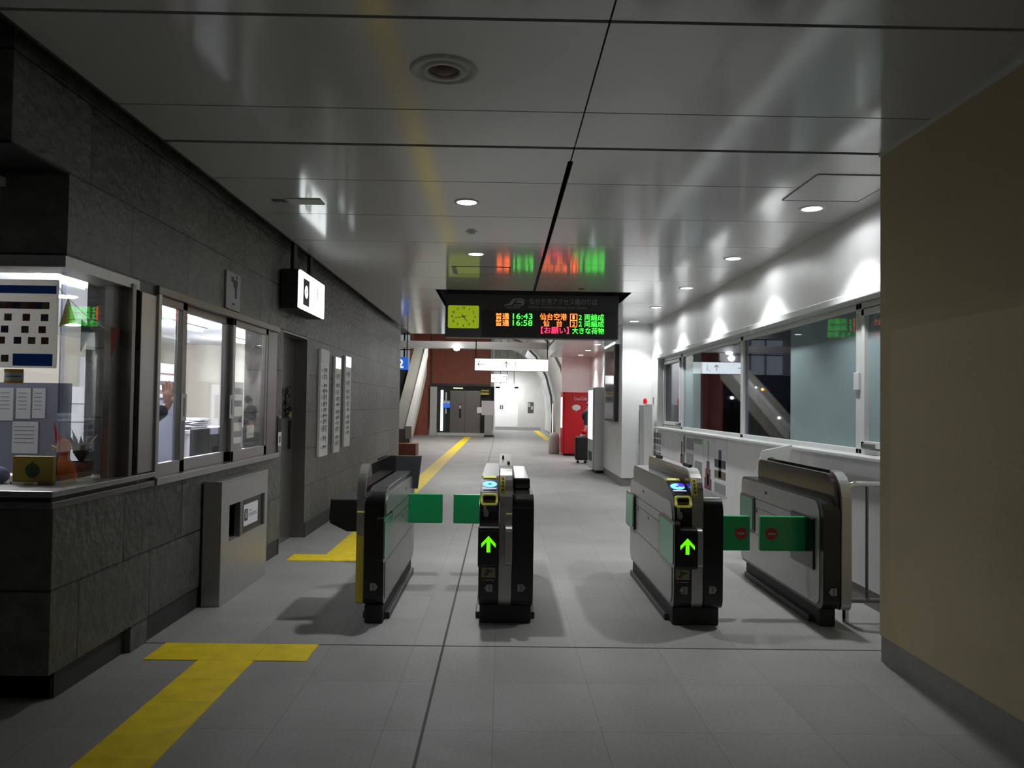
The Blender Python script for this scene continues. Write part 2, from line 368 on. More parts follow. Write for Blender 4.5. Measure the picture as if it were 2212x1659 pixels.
struct(MB().box(2.645, 2.86, 5.3, 13.40, 1.075, 1.105, 'alu', .006).box(2.665, 2.86, 5.3, 13.42, 2.285, 2.345, 'alu', .006).box(2.71, 2.86, 13.38, 13.42, 1.1, 2.29, 'alu'), 'trim_3')

# window on the right: frames with panes
GX = 2.83
def pane_set(idx, y0, y1, sash, panes, z0=1.105, z1=2.285):
    fr = MB()
    for a, b in ((y0, y0+.05), (y1-.05, y1)): fr.box(2.80, 2.86, a, b, z0, z1, 'alu', .004)
    fr.box(2.80, 2.86, y0, y1, z0, z0+.04, 'alu', .004).box(2.80, 2.86, y0, y1, z1-.05, z1, 'alu', .004)
    if sash:
        for a, b in ((y0+.07, y0+.12), (y1-.12, y1-.07)): fr.box(2.785, 2.83, a, b, z0+.05, z1-.06, 'alu', .004)
        fr.box(2.785, 2.83, y0+.07, y1-.07, z0+.05, z0+.10, 'alu', .004).box(2.785, 2.83, y0+.07, y1-.07, z1-.11, z1-.06, 'alu', .004)
    o = struct(fr, 'window_%d' % idx)
    for (a, b, m) in panes: MB().box(GX-.004, GX+.004, a, b, z0+.03, z1-.04, m).ob('pane', o)
    return o
w1 = pane_set(1, 12.0, 13.38, True, [(12.12, 13.26, 'nglass')])
w2 = pane_set(2, 8.98, 12.0, False, [(9.03, 10.95, 'nglass'), (10.95, 11.95, 'frost')])
w3 = pane_set(3, 6.02, 8.98, False, [(6.08, 7.52, 'frost'), (7.52, 8.93, 'nglass')])
w4 = pane_set(4, 5.3, 6.02, True, [(5.42, 5.90, 'frost')])
MB().box(2.77, 2.79, 12.10, 12.28, 1.16, 1.19, 'dsteel', .004).ob('window_latch', w1)
MB().box(2.76, 2.79, 5.72, 5.88, 1.15, 1.19, 'dsteel', .004).ob('window_latch', w4)
MB().box(2.775, 2.80, 5.98, 6.06, 1.60, 1.74, 'alu', .004).ob('window_handle', w4)

# ------------------------------------------------------------------ outside at night
struct(MB().box(3.1, 60, -20, 90, -6.2, -6, 'asphalt'), 'ground')
t = thing('station_building', 'dark building with a low roof seen through the night window', 'building', (30, 72, -6))
MB().box(22, 40, 66, 78, -6, 1.2, 'void').ob('wall', t); MB().box(21.5, 40.5, 65.5, 78.5, 1.2, 1.5, 'dark').ob('roof', t)
t = thing('street_lamp', 'bright white street lamp glowing outside the middle window', 'lamp', (14.9, 50, -6))
MB().tube([(14.9, 50, -6), (14.9, 50, 4.5)], .06, 'dark').ob('pole', t); MB().ball((14.9, 50, 4.7), .20, mat('street_lamp_glow', (1, 1, 1), emit=(.85, .95, 1), es=60)).ob('lamp_head', t)
GO = mat('small_glow_orange', (1, .4, .1), emit=(1, .3, .05), es=14); GW = mat('small_glow_white', (1, 1, 1), emit=(1, .95, .85), es=9)
for i, (x, y, z, m, r, lb) in enumerate(((20.34, 60, 2.85, GO, .10, 'orange road light glowing in the right-hand clear pane'), (19.83, 60, 3.0, GW, .07, 'small white road light left of the orange one'),
        (14.35, 48, 2.0, GW, .10, 'pale lantern on a post low in the middle clear pane'), (19.85, 55, .7, GW, .10, 'white light low near the frosted pane'))):
    o = thing('outdoor_light', lb, 'lamp', (x, y, -6)); MB().tube([(x, y, -6), (x, y, z)], .05, 'dark', 8).ob('pole', o); MB().ball((x, y, z+.1), r, m).ob('lamp_head', o)

# ------------------------------------------------------------------ ceiling fittings
def downlight(x, y, label, lit=True, z=H, power=None, group='lit round downlights', r=.078):
    o = thing('downlight', label, 'ceiling light', (x, y, z), group)
    MB().lathe([(r-.006, .0), (r-.004, -.006), (r+.014, -.006), (r+.018, 0)], (x, y, z), 'alu').ob('trim_ring', o)
    MB().lathe([(0.0001, -.003), (r-.006, -.003)], (x, y, z), 'lamp').ob('diffuser', o)
    if power is None: power = LAMP
    s = spot('downlight_lamp', (0, 0, -.02), power*.92, 104, .55, .055, COOL); s.parent = o
    s = spot('downlight_spill', (0, 0, -.02), power*.13, 172, .3, .055, COOL); s.parent = o
    return o
dn = [(-.285, 5.70, 'lit round downlight above the left gate aisle, nearest of the lit row'), (-.285, 7.67, 'lit round downlight just in front of the departure board, left row'),
      (2.3, 5.71, 'lit downlight beside the pale access hatch, nearest the beige pillar'), (2.3, 7.68, 'second lit downlight from the beige pillar, right row'),
      (2.3, 9.64, 'third lit downlight from the beige pillar, right row'), (2.3, 11.57, 'fourth lit downlight from the beige pillar, right row'), (2.3, 13.5, 'lit downlight closest to the white wall end with poster case'),
      (-.285, 13.5, 'lit downlight hidden behind the departure board, nearer one of the left row'), (-.285, 15.4, 'lit downlight hidden behind the departure board, last of the left row'),
      (2.3, 18.7, 'lit downlight behind the board beside the security camera'), (2.3, 20.75, 'middle lit downlight over the vending machines'), (2.3, 22.7, 'farthest lit downlight over the red vending machine')]
for x, y, lb in dn: downlight(x, y, lb, group='lit ceiling downlights')
# unlit one with deep rings
o = thing('unlit_downlight', 'unlit round recessed fitting in the dim ceiling near the top of the picture', 'ceiling light', (-.285, 3.44, H))
MB().lathe([(.155, 0), (.15, -.008), (.125, -.010), (.12, -.004), (.10, -.004), (.098, -.009), (.075, -.010), (.07, .0)], (-.285, 3.44, H), 'pale').ob('trim_ring', o)
MB().lathe([(.0001, -.002), (.07, -.002)], (-.285, 3.44, H), 'dskirt').ob('reflector', o)
MB().lathe([(.0001, -.012), (.035, -.012), (.045, -.003)], (-.285, 3.44, H), 'brownd').ob('bulb', o)
o = thing('access_hatch', 'pale square access hatch framed in the ceiling beside the beige pillar', 'ceiling hatch', (2.27, 5.2, H))
MB().box(2.0, 2.54, 4.87, 5.48, H-.004, H, 'ceil', .001).ob('panel', o)
MB().box(1.994, 2.0, 4.86, 5.49, H-.006, H, 'inkg').box(2.54, 2.548, 4.86, 5.49, H-.006, H, 'inkg').box(1.994, 2.548, 4.864, 4.868, H-.006, H, 'inkg').box(1.994, 2.548, 5.482, 5.49, H-.006, H, 'inkg').ob('frame', o)
o = thing('ceiling_speaker_slot', 'pale rectangular slot plate in the ceiling near the lit sign box', 'ceiling fitting', (-1.5, 5.75, H))
MB().box(-1.62, -1.37, 5.68, 5.84, H-.006, H, 'pale', .002).ob('plate', o); MB().box(-1.74, -1.64, 5.72, 5.78, H-.005, H, 'dark', .001).ob('slot', o)
MB().lathe([(.0001, -.02), (.03, -.02), (.035, -.006), (.05, -.004), (.055, 0)], (-.29, 6.67, H), 'pale').ob('smoke_detector', None, 'small round smoke detector between the two left-row downlights', 'detector')
o = thing('ceiling_vent', 'thin framed rectangular panel in the ceiling ahead of the clock', 'ceiling vent', (-.25, 8.6, H))
MB().box(-.56, .07, 8.38, 8.395, H-.004, H, 'dark').box(-.56, .07, 8.85, 8.865, H-.004, H, 'dark').box(.055, .07, 8.38, 8.865, H-.004, H, 'dark').box(-.58, -.53, 8.38, 8.865, H-.004, H, 'inkg').ob('frame', o)
MB().box(-.53, .055, 8.395, 8.85, H-.003, H, 'ceil').ob('panel', o)
MB().box(.96, 1.03, 9.82, 9.86, H-.01, H, 'dark', .002).ob('ceiling_sensor', None, 'tiny dark sensor in the ceiling above the right of the departure board', 'sensor')

# ------------------------------------------------------------------ departure board with clock
BY = 10.2
o = thing('departure_board', 'black hanging departure board with red and green train times', 'sign', (.38, BY, 2.33))
MB().box(-.77, 1.53, BY, BY+.22, 2.335, 2.915, 'dark', .006).ob('housing', o)
sc_ = MB().box(-.29, 1.51, BY-.008, BY, 2.345, 2.70, 'mblack', .002).ob('led_screen', o)
for x in (-.262, 1.515): MB().box(x-.012, x+.012, BY+.09, BY+.13, 2.915, 3.25, 'mblack').ob('hanger', o)
XD, UD = (1, 0, 0), (0, 0, 1)
z1, z2, z3 = 2.588, 2.500, 2.408
def led(txt, x0, x1, z, m, h=.094, bold=.0):
    return MB().text(txt, h, (x0, BY-.011, z), XD, UD, m, x1-x0, .002, bold=bold).ob('led_text', sc_)
for z in (z1, z2): led('普通', -.105, .075, z, 'led_o', .088, .001)
led('16:43', .125, .385, z1, 'led_g', .105); led('16:58', .125, .385, z2, 'led_g', .105)
led('仙台空港', .485, .84, z1, 'led_o', .095); led('仙', .53, .605, z2, 'led_o', .095); led('台', .705, .78, z2, 'led_o', .095)
for z, n in ((z1, '1'), (z2, '2')):
    led(n, .917, .945 if n == '1' else .950, z+.006, 'led_o', .08)
    MB().box(.885, .893, BY-.012, BY-.009, z-.008, z+.076, 'led_o').box(.972, .980, BY-.012, BY-.009, z-.008, z+.076, 'led_o').box(.885, .98, BY-.012, BY-.009, z-.010, z-.004, 'led_o').box(.885, .98, BY-.012, BY-.009, z+.072, z+.078, 'led_o').ob('led_frame', sc_)
    led('2', .998, 1.040, z, 'led_g', .095); led('両編成', 1.075, 1.335, z, 'led_g', .093)
led('【お願い】', .50, .87, z3, mat('led_crimson', (0, 0, 0), emit=(1, .03, .10), es=2.8), .098, .0008)
led('大きな荷物', .915, 1.335, z3, 'led_g', .092)
for (t, xa, xb, z, h) in (('仙台空港アクセス線のりば', .34, 1.245, 2.792, .092), ('Sendai Airport Access Line Gates', .335, 1.10, 2.735, .052)):
    MB().text(t, h, (xa, BY-.003, z), XD, UD, 'inkg', xb-xa, .002).ob('lettering', o)
# railway emblem
def emb(pts): return [(.0+x*.29, 2.765+z*.095) for x, z in pts]
lg = MB()
lg.prism(emb([(0, 0), (.26, 0), (.38, .12), (.47, .5), (.56, .82), (.92, .82), (.90, 1), (.50, 1), (.40, .9), (.32, .55), (.22, .22), (.04, .14)]), 'y', BY-.004, BY, 'inkg')
lg.prism(emb([(.47, 0), (.86, 0), (.97, .3), (.88, .55), (.62, .62), (.5, .4), (.62, .42), (.80, .40), (.86, .25), (.78, .14), (.5, .14)]), 'y', BY-.004, BY, 'inkg')
lg.prism(emb([(.93, .82), (1.0, .82), (.93, .62), (.99, .55), (.88, .5), (.6, .64), (.62, .72), (.9, .7)]), 'y', BY-.004, BY, 'inkg')
lg.text('仙台空港鉄道', .034, (.03, BY-.003, 2.728), XD, UD, 'inkg', .19)
lg.ob('emblem', o)
ck = thing('wall_clock', 'square clock with yellow-green glowing face at the left of the departure board', 'clock', (-.53, BY, 2.60))
MB().prism(rrect(-.735, -.325, 2.455, 2.755, (.02,)*4), 'y', BY-.012, BY-.0005, 'clock').ob('clock_face', ck)
cx, cz = -.530, 2.607
for k in range(1, 13):
    a = PI/2-k*PI/6; MB().text(str(k), .046, (cx+.152*math.cos(a), BY-.0135, cz+.118*math.sin(a)-.016), XD, UD, 'ink', None, .002, 'CENTER', .0008).ob('numeral', ck)
def hand(a, l, wd, nm, back=.035):
    d = Vector((math.sin(a), 0, math.cos(a))); n = Vector((d.z, 0, -d.x)); c = Vector((cx, 0, cz))
    p = [c-d*back-n*wd, c-d*back+n*wd, c+d*l+n*wd*.5, c+d*l-n*wd*.5]
    MB().prism([(q.x, q.z) for q in p], 'y', BY-.018, BY-.014, 'ink').ob(nm, ck)
hand(math.radians(142), .085, .006, 'hour_hand'); hand(math.radians(260), .125, .005, 'minute_hand')

# ------------------------------------------------------------------ ticket gates
NS = 'sticker'
def number_plate(par, x, y, z, n, left):
    s = -1 if left else 1; a = .024
    pts = [(x-s*a, z-a), (x+s*a*.5, z-a), (x+s*a*1.2, z), (x+s*a*.5, z+a), (x-s*a, z+a)]
    MB().prism(pts, 'y', y-.002, y, NS).text(n, .045, (x-s*.003, y-.003, z-.015), XD, UD, 'ink', None, .001, 'CENTER').ob('number_plate', par)
def fin(par, x0, x1, y0=5.10, y1=6.62, ztop=1.03, col='steel', plex=True, xin=None):
    band = rrect(y0, y1, .12, ztop, (.05, .05, .06, .19), 8)
    f = MB().prism(band, 'x', x0, x1, col, .003).ob('divider_fin', par)
    if plex:
        inner = rrect(y0+.035, y1-.03, .80, ztop-.025, (.0, .0, .04, .165), 8)
        for xa, xb in ((x0-.003, x0+.002), (x1-.002, x1+.003)): MB().prism(inner, 'x', xa, xb, 'plexi').ob('smoked_panel', f)
    return f
def body(par, x0, x1, y0=5.08, y1=6.80, z0=.12, z1=.85, faces=('l',), r=.085):
    b = MB().prism(rrect(y0, y1, z0, z1, (.06, .06, .07, r), 8), 'x', x0, x1, 'black', .004).ob('body', par)
    inner = rrect(y0+.055, y1-.012, z0+.02, z1-.02, (.07, .06, .07, .10), 8)
    for s in faces:
        xa, xb = ((x0-.004, x0+.001) if s == 'l' else (x1-.001, x1+.004))
        p = MB().prism(inner, 'x', xa, xb, 'steelh').ob('side_panel', b)
        xs = (xa-.001, xa+.001) if s == 'l' else (xb-.001, xb+.001)
        g = MB().box(xs[0], xs[1], y0+.10, y1-.02, .692, .696, 'mblack').box(xs[0], xs[1], y0+.45, y1-.30, .62, .624, 'mblack').box(xs[0], xs[1], y0+.1, y1-.02, .40, .404, 'mblack')
        g.box(xs[0], xs[1], 6.15, 6.2, .76, .78, 'mblack').box(xs[0], xs[1], 6.38, 6.41, .585, .61, 'mblack').box(xs[0], xs[1], 5.95, 5.98, .575, .60, 'mblack').ob('panel_seams', p)
    return b
def plinth(par, x0, x1, y0=5.14, y1=6.70):
    MB().box(x0, x1, y0, y1, 0, .125, 'mblack', .012).box(x0-.03, x1+.03, y0+.12, y1-.05, 0, .045, 'dark', .006).ob('plinth', par)
def cover(par, x0, x1, y0, y1, side):
    z0, z1 = .405, .705
    c = MB().prism(rrect(y0, y1, z0, z1, (.035, .035, .035, .035)), 'x', x0, x1, 'black', .003).ob('flap_cover', par)
    xa, xb = ((x0-.004, x0) if side == 'l' else (x1, x1+.004))
    MB().prism(rrect(y0+.03, y1-.04, z0+.02, z1-.02, (.03,)*4), 'x', xa, xb, 'greenw').ob('green_window', c)
def reader(par, x0, x1, violet=False):
    xm = (x0+x1)/2; hw = (x1-x0)/2
    # raised console with sloped reader face
    MB().prism([(5.085, .80), (5.085, .845), (5.13, .868), (5.36, .935), (5.44, .945), (6.62, .945), (6.66, .90), (6.66, .80)], 'x', x0+.003, x1-.002, 'black', .004).ob('console', par)
    def S(y): return .868+(y-5.13)*(.935-.868)/.23
    rp = MB(); y0, y1 = 5.155, 5.33
    rp.prism([(y0, S(y0)), (y1, S(y1)), (y1, S(y1)+.004), (y0, S(y0)+.004)], 'x', xm-hw+.018, xm+hw-.018, mat('reader_panel', (.02, .025, .06), .2)).ob('card_reader', par)
    n = 28
    def oval(cx, cy, rx, ry, m, h, nm, inner=.0):
        vs = []; 
        for k in range(n):
            a = 2*PI*k/n; vs.append((cx+rx*math.cos(a), cy+ry*math.sin(a), S(cy+ry*math.sin(a))+h))
        MB().add(vs, [list(range(n))], m).ob(nm, par)
    oval(xm, 5.245, .048, .052, 'ring_b', .0055, 'reader_light'); oval(xm, 5.245, .013, .014, mat('reader_core', (.02, .05, .2), emit=(.04, .12, .55), es=.8), .0065, 'reader_core')
    MB().prism([(5.172, S(5.172)+.004), (5.180, S(5.180)+.004), (5.180, S(5.180)+.006), (5.172, S(5.172)+.006)], 'x', xm-.045, xm+.045, 'litv').ob('indicator_bar', par)
    MB().prism([(5.345, S(5.345)+.006), (5.385, .944), (5.385, .950), (5.345, S(5.345)+.010)], 'x', xm-hw+.015, xm+hw-.02, 'yring').ob('top_sticker', par)
    if violet: MB().add([(x1-.03+.022*math.cos(a), 5.27+.03*math.sin(a), S(5.27+.03*math.sin(a))+.006) for a in [2*PI*k/20 for k in range(20)]], [list(range(20))], 'ring_v').ob('reader_spot', par)
    # ticket mouth: yellow frame round a dark slot
    zf = .825
    out = rrect(x0+.006, x1-.006, zf-.036, zf+.036, (.018,)*4, 4); inn = rrect(x0+.020, x1-.020, zf-.024, zf+.026, (.012,)*4, 4)
    bm = bmesh.new(); k = len(out)
    A = [bm.verts.new((p[0], 5.055+(.02 if p[1] > zf else 0), p[1])) for p in out]; B = [bm.verts.new((p[0], 5.055+(.02 if p[1] > zf else 0), p[1])) for p in inn]; D = [bm.verts.new((p[0], 5.10, p[1])) for p in inn]; E_ = [bm.verts.new((p[0], 5.10, p[1])) for p in out]
    for i in range(k):
        j = (i+1) % k
        bm.faces.new([A[i], A[j], B[j], B[i]]); bm.faces.new([B[i], B[j], D[j], D[i]]); bm.faces.new([A[j], A[i], E_[i], E_[j]])
    MB().bm(bm, 'yring').ob('ticket_mouth', par)
    MB().box(x0+.022, x1-.022, 5.075, 5.085, zf-.018, zf-.004, mat('mouth_brown', (.12, .06, .02), .5)).ob('ticket_slot', par)  # plain dark brown slot
    MB().prism([(xm-.035, .715), (xm-.012, .705), (xm-.002, .73), (xm-.008, .755), (xm-.02, .76), (xm-.02, .783), (xm-.038, .783), (xm-.038, .745)], 'y', 5.076, 5.08, 'sticker').box(xm+.01, xm+.045, 5.077, 5.08, .757, .77, 'dark').ob('hand_sticker', par)
    # lower display box with arrow
    MB().prism(rrect(4.95, 5.12, .405, .665, (.02, 0, 0, .03)), 'x', x0-.004, x1+.006, 'black', .004).ob('display_box', par)
    za, ya = .555, 4.948; s = .052
    pts = [(0, 1), (1, .05), (1, -.42), (.26, .28), (.26, -1), (-.26, -1), (-.26, .28), (-1, -.42), (-1, .05)]
    MB().prism([(xm+px*s*.88, za+pz*s) for px, pz in pts], 'y', ya-.002, ya, 'led_a').ob('green_arrow', par)
    st = MB().box(xm-.045, xm+.045, 5.076, 5.08, .315, .38, mat('pictogram_cream', (.24, .21, .10), .6))
    st.prism([(xm-.02, .322), (xm-.005, .33), (xm+.005, .348), (xm+.03, .352), (xm+.03, .360), (xm+.01, .362), (xm-.01, .372), (xm-.022, .362), (xm-.012, .35), (xm-.03, .338)], 'y', 5.073, 5.076, 'ink')
    st.box(xm-.04, xm-.022, 5.077, 5.08, .292, .302, 'redm').box(xm-.015, xm+.04, 5.077, 5.08, .295, .300, 'inkg'); st.ob('warning_sticker', par)
def flap(par, x0, x1, y, mark=None):
    z0, z1 = .46, .70
    f = MB().box(x0, x1, y-.022, y+.022, z0, z1, 'green', .008).ob('flap', par)
    if mark is not None:
        m = MB().lathe([(.0001, 0), (.042, 0)], (mark, y-.0235, .58), 'redm', 28, 'y').box(mark-.027, mark+.027, y-.0255, y-.0240, .574, .587, 'inkg'); m.ob('no_entry_mark', f)

def arc_label(par, x0, x1):
    def arc(r, a, b): return [(5.29-r*math.cos(t), .84+r*math.sin(t)) for t in [a+(b-a)*k/8 for k in range(9)]]
    a, b = math.radians(6), math.radians(42)
    m = MB().prism(arc(.193, a, b)+arc(.1895, a, b)[::-1], 'x', x0, x1, 'yelp')
    MB().prism([(5.096, .77), (5.096, .805), (5.0995, .805), (5.0995, .77)], 'x', (x0+x1)/2-.01, (x0+x1)/2+.01, 'inkg').ob('small_mark', par)
    xm = (x0+x1)/2
    for k in range(4):
        a2 = math.radians(11+8*k); m.prism(arc(.1945, a2, a2+.07)+arc(.192, a2, a2+.07)[::-1], 'x', xm-.007, xm+.007, 'ink')
    m.ob('warning_label', par)
def fin_single(par, x0, x1, y0, y1, ztop, sheet, xs):
    import math as mm
    MB().prism(rrect(y0, y1, .12, .84, (.05, .05, .02, .0), 8), 'x', x0, x1, 'steel', .003).ob('divider_fin', par)
    R_ = .19; w_ = .028
    outer = [(y0, .84)]+[(y0+R_-R_*mm.cos(a), ztop-R_+R_*mm.sin(a)) for a in [PI/2*k/10 for k in range(11)]]
    inner = [(y0+R_-(R_-w_)*mm.cos(a), ztop-R_+(R_-w_)*mm.sin(a)) for a in [PI/2*k/10 for k in range(11)]][::-1]+[(y0+w_, .84)]
    MB().prism(outer+inner, 'x', x0, x1, 'steel', .002).ob('steel_rim', par)
    MB().prism(rrect(y0+.02, y1, .82, ztop-.008, (.0, .0, .04, .175), 8), 'x', xs, xs+.008, sheet).ob('screen_sheet', par)
g1 = thing('ticket_gate', 'narrow ticket gate with yellow front edge, leftmost, beside the stone wall', 'ticket gate', (-.85, 5.9, 0))
body(g1, -.89, -.76, faces=('r',)); plinth(g1, -.885, -.765, 5.10)
fin_single(g1, -.945, -.892, 5.10, 6.62, 1.03, 'smoke', -.905); MB().box(-.943, -.894, 5.0965, 5.0995, .14, .575, 'yelp').ob('yellow_strip', g1)
MB().box(-.943, -.894, 5.093, 5.0995, .725, .733, 'yring').ob('yellow_line', g1)
cover(g1, -.80, -.755, 5.02, 5.42, 'r'); flap(g1, -.76, -.48, 6.42)
MB().prism([(-1.17, .66), (-1.165, .785), (-.945, .785), (-.945, .565), (-1.05, .565), (-1.165, .62)], 'y', 5.30, 5.75, 'mblack', .01).ob('side_wing', g1)
MB().prism([(-1.06, .975), (-.99, 1.0), (-.68, 1.0), (-.71, .72), (-.76, .72), (-.76, .80), (-1.03, .86)], 'y', 6.60, 6.64, 'greycap', .004).ob('rear_screen', g1)
MB().prism([(5.20, .845), (5.32, .875), (6.6, .875), (6.66, .845)], 'x', -.885, -.765, 'greycap', .004).ob('top_cover', g1)
number_plate(g1, -.822, 5.078, .245, '1', False)

g2 = thing('ticket_gate', 'double ticket gate with lit green arrow standing in the centre of the hall', 'ticket gate', (.04, 5.9, 0))
body(g2, -.137, -.012, z1=.83, faces=('l',)); body(g2, .082, .218, faces=('r',)); plinth(g2, -.13, .21)
fn = fin(g2, -.008, .078)
reader(g2, -.137, -.012); number_plate(g2, -.070, 5.078, .245, '1', True); number_plate(g2, .142, 5.078, .25, '2', False)
MB().box(.088, .205, 5.45, 6.55, .85, .93, 'plexi', .012).ob('rear_console', g2)
arc_label(g2, -.004, .030)
MB().box(.036, .077, 5.095, 5.0995, .725, .732, 'yring').ob('yellow_line', g2)
MB().prism(rrect(4.965, 5.11, .415, .66, (.02, 0, 0, .03)), 'x', .034, .078, 'steel', .003).ob('steel_cheek', g2)
MB().box(.005, .022, 5.9, 5.99, 1.03, 1.055, 'mblack', .004).ob('sensor', g2); MB().box(.042, .06, 5.35, 5.45, 1.03, 1.05, 'mblack', .004).ob('sensor', g2)
cover(g2, -.142, -.10, 6.50, 6.88, 'l'); flap(g2, -.39, -.137, 6.42)

g3 = thing('ticket_gate', 'double ticket gate with green side windows and blue lit card reader', 'ticket gate', (1.29, 5.9, 0))
body(g3, 1.145, 1.262, z1=.83, faces=('l',)); body(g3, 1.345, 1.468, faces=('r',)); plinth(g3, 1.15, 1.46)
fin(g3, 1.265, 1.342); reader(g3, 1.14, 1.262, True); number_plate(g3, 1.21, 5.078, .245, '2', True); number_plate(g3, 1.40, 5.078, .25, '3', False)
arc_label(g3, 1.269, 1.302)
MB().prism(rrect(4.965, 5.11, .415, .66, (.02, 0, 0, .03)), 'x', 1.27, 1.305, 'steel', .003).ob('steel_cheek', g3)
MB().box(1.28, 1.30, 6.2, 6.40, 1.03, 1.055, 'mblack', .004).ob('sensor', g3); MB().box(1.305, 1.325, 5.35, 5.55, 1.03, 1.05, 'mblack', .004).ob('sensor', g3)
cover(g3, 1.12, 1.16, 4.96, 5.46, 'l'); cover(g3, 1.12, 1.16, 6.50, 6.90, 'l')
flap(g3, 1.468, 1.73, 5.36, 1.665)

g4 = thing('ticket_gate', 'single ticket gate seen side-on with rounded black edge, beside the tube railing', 'ticket gate', (2.2, 5.9, 0))
body(g4, 2.13, 2.245, y1=6.82, faces=('l',), r=.10); plinth(g4, 2.135, 2.24); fin_single(g4, 2.248, 2.315, 5.07, 6.66, 1.03, 'plexi', 2.30)
MB().prism(rrect(5.10, 6.63, .80, 1.01, (.0, .0, .05, .17), 8), 'x', 2.215, 2.249, 'plexi').ob('smoked_panel', g4)
number_plate(g4, 2.195, 5.078, .245, '3', True)
cover(g4, 2.118, 2.15, 6.44, 6.82, 'l')
MB().box(2.112, 2.134, 5.20, 5.62, .36, .71, 'black', .01).ob('flap_housing', g4)
flap(g4, 1.80, 2.125, 5.36, 1.878)
MB().prism([(2.27, .86), (2.33, 1.07), (2.60, 1.13), (2.55, .93)], 'y', 6.86, 6.89, 'pale', .004).box(2.39, 2.43, 6.857, 6.86, 1.005, 1.011, 'ink').ob('rear_screen', g4)

# tube railing beside gate 4
o = thing('tube_railing', 'steel tube railing between the last ticket gate and the beige pillar', 'railing', (2.5, 5.25, 0))
pts = [(2.355, 5.25, 0), (2.355, 5.25, .87)]+[(2.355+.07*(1-math.cos(a)), 5.25, .87+.07*math.sin(a)) for a in [PI/2*k/6 for k in range(1, 7)]]+[(2.706, 5.25, .94)]
MB().tube(pts, .021, 'chrome', 14).ob('handrail', o)
MB().tube([(2.355, 5.25, .15), (2.706, 5.25, .15)], .017, 'dsteel').ob('bottom_rail', o)
for x in (2.50, 2.66): MB().tube([(x, 5.25, .15), (x, 5.25, .925)], .010, 'dsteel', 10).ob('baluster', o)

# ------------------------------------------------------------------ tactile paving
def tact(mb, x0, x1, y0, y1, along=True, cap=.0):
    mb.box(x0, x1, y0, y1, 0, .003, 'yel')
    if along:
        n = 4
        for k in range(n):
            x = x0+(k+.5)*(x1-x0)/n; mb.box(x-.009, x+.009, y0+.01, y1-.01, .003, .0055, 'yel')
def grid(mb, x0, x1, y0, y1, s=.3, dots=False):
    ny = max(1, round((y1-y0)/s)); nx = max(1, round((x1-x0)/s))
    for i in range(nx):
        for j in range(ny):
            a, b = x0+i*(x1-x0)/nx, x0+(i+1)*(x1-x0)/nx; c, d = y0+j*(y1-y0)/ny, y0+(j+1)*(y1-y0)/ny
            tact(mb, a+.001, b-.001, c+.001, d-.001, not dots)
    return mb
m_ = MB()
for j in range(16): m_.box(-1.669, -1.361, 4.345-.3*(j+1)+.001, 4.345-.3*j-.001, 0, .004, 'yel')
for i in range(3): m_.box(-1.975+.302*i, -1.975+.302*(i+1)-.002, 4.347, 4.645, 0, .004, 'yel')
m_.ob('tactile_paving', None, 'yellow tactile paving in a T shape on the near floor at lower left', 'paving')
m_ = MB(); grid(m_, -1.95, -1.05, 7.08, 7.38); grid(m_, -1.65, -1.35, 7.38, 34.5)
m_.ob('tactile_paving', None, 'long yellow tactile strip running from behind the left gate to the lift', 'paving')
m_ = MB(); grid(m_, 1.8, 2.1, 32, 44)
m_.ob('tactile_paving', None, 'short pale yellow tactile strip leading to the grey far wall at right', 'paving')

# ------------------------------------------------------------------ left wall things: window, door, cabinet, signs
o = thing('sliding_window', 'steel-framed sliding ticket window in the stone wall, three panes', 'window', (-2.12, 5.9, .95))
MB().box(-2.16, -2.06, 4.66, 7.19, .93, .975, 'steel', .004).ob('sill', o)
MB().box(-2.15, -2.075, 4.66, 7.19, 2.085, 2.135, 'dsteel', .004).box(-2.15, -2.075, 4.66, 4.70, .975, 2.085, 'steel', .003).box(-2.15, -2.10, 6.90, 7.19, .975, 2.085, 'dsteel', .003).ob('frame', o)
for y0, y1, xo in ((4.70, 5.14, 0), (5.10, 6.02, -.03), (6.02, 6.92, 0)):
    s = MB(); a = -2.135+xo; b = -2.10+xo
    s.box(a, b, y0, y0+.055, .975, 2.085, 'steel', .003).box(a, b, y1-.075, y1, .975, 2.085, 'dsteel', .003).box(a, b, y0, y1, .975, 1.055, 'steel', .003).box(a, b, y0, y1, 2.035, 2.085, 'dsteel', .003)
    s = s.ob('sash', o); MB().box(a+.014, a+.02, y0+.05, y1-.07, 1.05, 2.04, 'glass').ob('pane', s)
for y in (5.06, 5.955): MB().box(-2.094, -2.091, y, y+.075, 1.31, 1.49, 'paper').box(-2.0915, -2.0905, y+.02, y+.05, 1.34, 1.46, 'inkg').ob('notice_strip', o)
# counter booth
o = thing('counter_window', 'corner glass counter window of the lit ticket office, far left', 'window', (-2.5, 4.0, .95))
MB().box(-7, -2.07, 3.60, 4.46, .932, .965, 'dsteel', .004).box(-2.099,-2.07,4.46,4.655,.932,.965,'dsteel',.004).box(-7, -2.07, 3.60, 4.46, .985, 1.015, 'steel', .004).box(-2.099,-2.07,4.46,4.655,.985,1.015,'steel',.004).box(-7, -2.09, 3.62, 4.46, .965, .985, 'mblack').ob('counter_ledge', o)
MB().box(-7, -2.251, 3.70, 3.90, 2.075, 2.13, 'steelh').box(-2.251, -2.10, 3.70, 4.458, 2.075, 2.13, 'steelh').ob('head_frame', o)
MB().box(-7, -2.185, 3.836, 3.844, 1.015, 2.08, 'glass').box(-2.188, -2.180, 3.844, 4.25, 1.015, 2.08, 'glass').ob('pane', o)
MB().box(-2.192, -2.176, 3.832, 3.848, 1.015, 2.08, 'nglass').ob('corner_joint', o)
